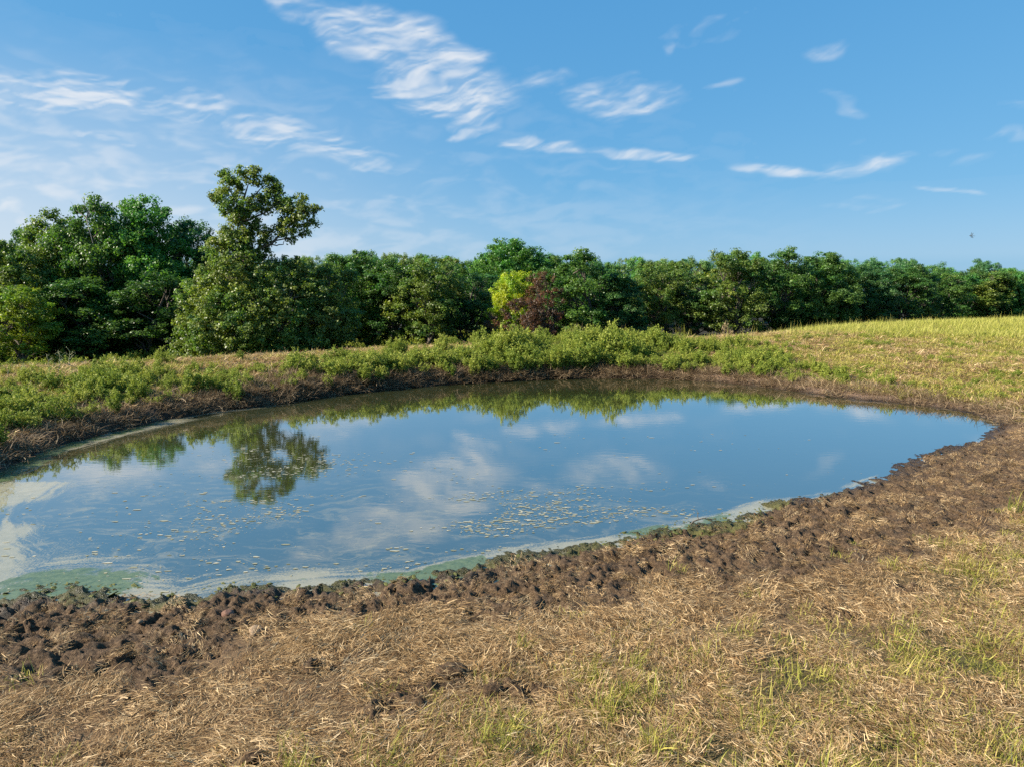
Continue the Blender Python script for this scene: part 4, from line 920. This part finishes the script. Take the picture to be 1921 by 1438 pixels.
stalk(-17.6, 25.3, .45, 4, 'weed_stalk', 'short pale dead weed stalk near the left edge of the picture', 'weed stalk', SG, 6, M_PALE, .5, .028, 30)
stalk(12.7, 42.2, 1.0, 5, 'seed_shrub', 'dry brown seed headed weed against the dark trees', 'weed', None, 22, M_DRYWEED, .4, .06, 420)

def tussock(x, y, h, seed, label, mat, n=60, r=.12, name='grass_tussock', cat='grass tussock', lean=.3, w=.012):
    g = np.random.default_rng(seed); V, F, T = blades(n, g, r, h * .5, h, w, (lean, .18), .12, .01, (.5, .2), .25)
    o = bpy.data.objects.new(name, mesh_np(name, V, F, mat, dict(tint=('FACE', T)))); o.location = (x, y, zat(x, y) - .02); link(o); return tag(o, label, cat)
tussock(12.95, 28.0, .55, 1, 'bushy olive grass tussock hanging over the far right waterline', M_TURF, 110, .22, lean=.5)
tussock(15.85, 24.0, .5, 2, 'fresh green grass tussock in the mud near the right end of the pond', M_PASTURE, 50)
tussock(11.2, 30.4, .5, 3, 'small upright green grass tussock on the bare far bank', M_PASTURE, 40)
tussock(14.1, 25.4, .4, 4, 'low yellowish grass tussock left of the fresh green one', M_TURF, 60)
tussock(15.0, 29.6, .45, 5, 'thin green grass tussock on the bare slope above the pond', M_PASTURE, 36)
tussock(3.45, 39.5, 1.35, 6, 'rusty brown dried reed clump standing on the far bank top', M_DRYWEED, 60, .3, 'reed_clump', 'reeds', .16, .022)
tussock(4.3, 39.7, 1.2, 7, 'smaller brown dried reed clump right of the larger one', M_DRYWEED, 26, .16, 'reed_clump', 'reeds', .18, .02)

# single weed bushes that stand out of the bank
BUSH = [(-13.4, 20.6, .95, 'leafy weed bush leaning over the left water edge'), (-12.6, 23.2, .95, 'dark weed bush on the shaded left bank'), (-8.7, 28.0, 1.35, 'round bright weed bush where the left bank bends'), (-7.6, 28.6, 1.2, 'weed bush right of the round bright one at the bend'), (-5.7, 29.6, 1.25, 'weed bush hanging low to the water'),
        (-3.7, 31.2, 1.45, 'tall weed bush over the dead stems'), (-2.3, 32.2, 1.5, 'tallest dark green weed bush of the bank'), (-.6, 32.9, 1.3, 'weed bush in the middle of the far bank'), (1.6, 33.6, 1.35, 'weed bush straight below the dead brown trees'), (4.6, 34.0, 1.15, 'weed bush below the dried reeds'), (7.4, 33.6, 1.0, 'yellow green weed bush low on the far bank'), (10.3, 32.6, .85, 'weed bush near the right end of the weeds'), (13.2, 30.6, .65, 'last weed bush at the right end of the bank')]
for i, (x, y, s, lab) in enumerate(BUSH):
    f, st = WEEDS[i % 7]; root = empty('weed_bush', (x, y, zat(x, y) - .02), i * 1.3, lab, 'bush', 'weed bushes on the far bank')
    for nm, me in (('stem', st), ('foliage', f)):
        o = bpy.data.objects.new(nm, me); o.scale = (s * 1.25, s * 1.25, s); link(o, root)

def twig(x, y, L, rz, seed, label):
    g = np.random.default_rng(seed); p = bow((-L / 2, 0, .02), (L / 2, 0, .06), .12, 7, g); parts = [tube(p, np.linspace(.014, .005, 7), 5)]
    for k in (2, 3, 5): parts.append(tube(bow(p[k], p[k] + g.normal(0, .09, 3) + (.05, 0, .05), 0, 4, g), np.linspace(.007, .003, 4), 4))
    V, F = join(parts); o = bpy.data.objects.new('twig', mesh_np('twig', V, F, M_BARK, None, True)); o.location = (x, y, max(zat(x, y), 0)); o.rotation_euler = (0, 0, rz); link(o); tag(o, label, 'twig')
twig(3.3, 11.82, .5, .3, 1, 'crooked twig lying at the near waterline')
twig(13.0, 26.6, .6, -.4, 2, 'pale bent twig on the mud of the far right shore')

def dragonfly():
    root = empty('dragonfly', (8.90, 14.0, 5.03), 1.2, 'tiny dark dragonfly hovering in the sky at the right', 'insect'); root.rotation_euler = (.35, 1.25, .9); root.scale = (1.25, 1.25, 1.25)
    V, F = tube([(0, -.045, 0), (0, -.02, 0), (0, .005, .002), (0, .015, .003), (0, .026, .002), (0, .034, 0), (0, .040, -.002)], [.002, .0026, .003, .0065, .0065, .0055, .001], 8)
    mat = mat_simple('insect_shell', (.02, .025, .03), (.06, .07, .07), 90, .4)
    link(bpy.data.objects.new('body', mesh_np('body', V, F, mat, None, True)), root)
    wm, b, o = new_mat('insect_wing'); p = principled(b, None, (.05, .055, .06), .6, .2); tr = b.n('ShaderNodeBsdfTransparent'); ms = b.n('ShaderNodeMixShader'); ms.inputs[0].default_value = .45
    b.t.links.new(tr.outputs[0], ms.inputs[1]); b.t.links.new(p.outputs[0], ms.inputs[2]); b.t.links.new(ms.outputs[0], o.inputs[0])
    for sx in (-1, 1):
        for y0, sw, up in ((.018, .008, .028), (.006, -.010, .016)):
            W = np.array([(0, y0 - .003, .005), (0, y0 + .004, .005), (sx * .02, y0 + sw * .5 + .006, .005 + up * .4), (sx * .042, y0 + sw + .003, .005 + up), (sx * .040, y0 + sw - .006, .005 + up), (sx * .018, y0 + sw * .5 - .007, .005 + up * .4)])
            W = np.concatenate([W, W + (0, 0, .0006)])
            Fq = [np.array([[0, 1, 2, 3, 4, 5], [11, 10, 9, 8, 7, 6]]), np.array([[i, (i + 1) % 6, (i + 1) % 6 + 6, i + 6] for i in range(6)])]
            link(bpy.data.objects.new('wing', mesh_np('wing', W, Fq, wm)), root)
dragonfly()
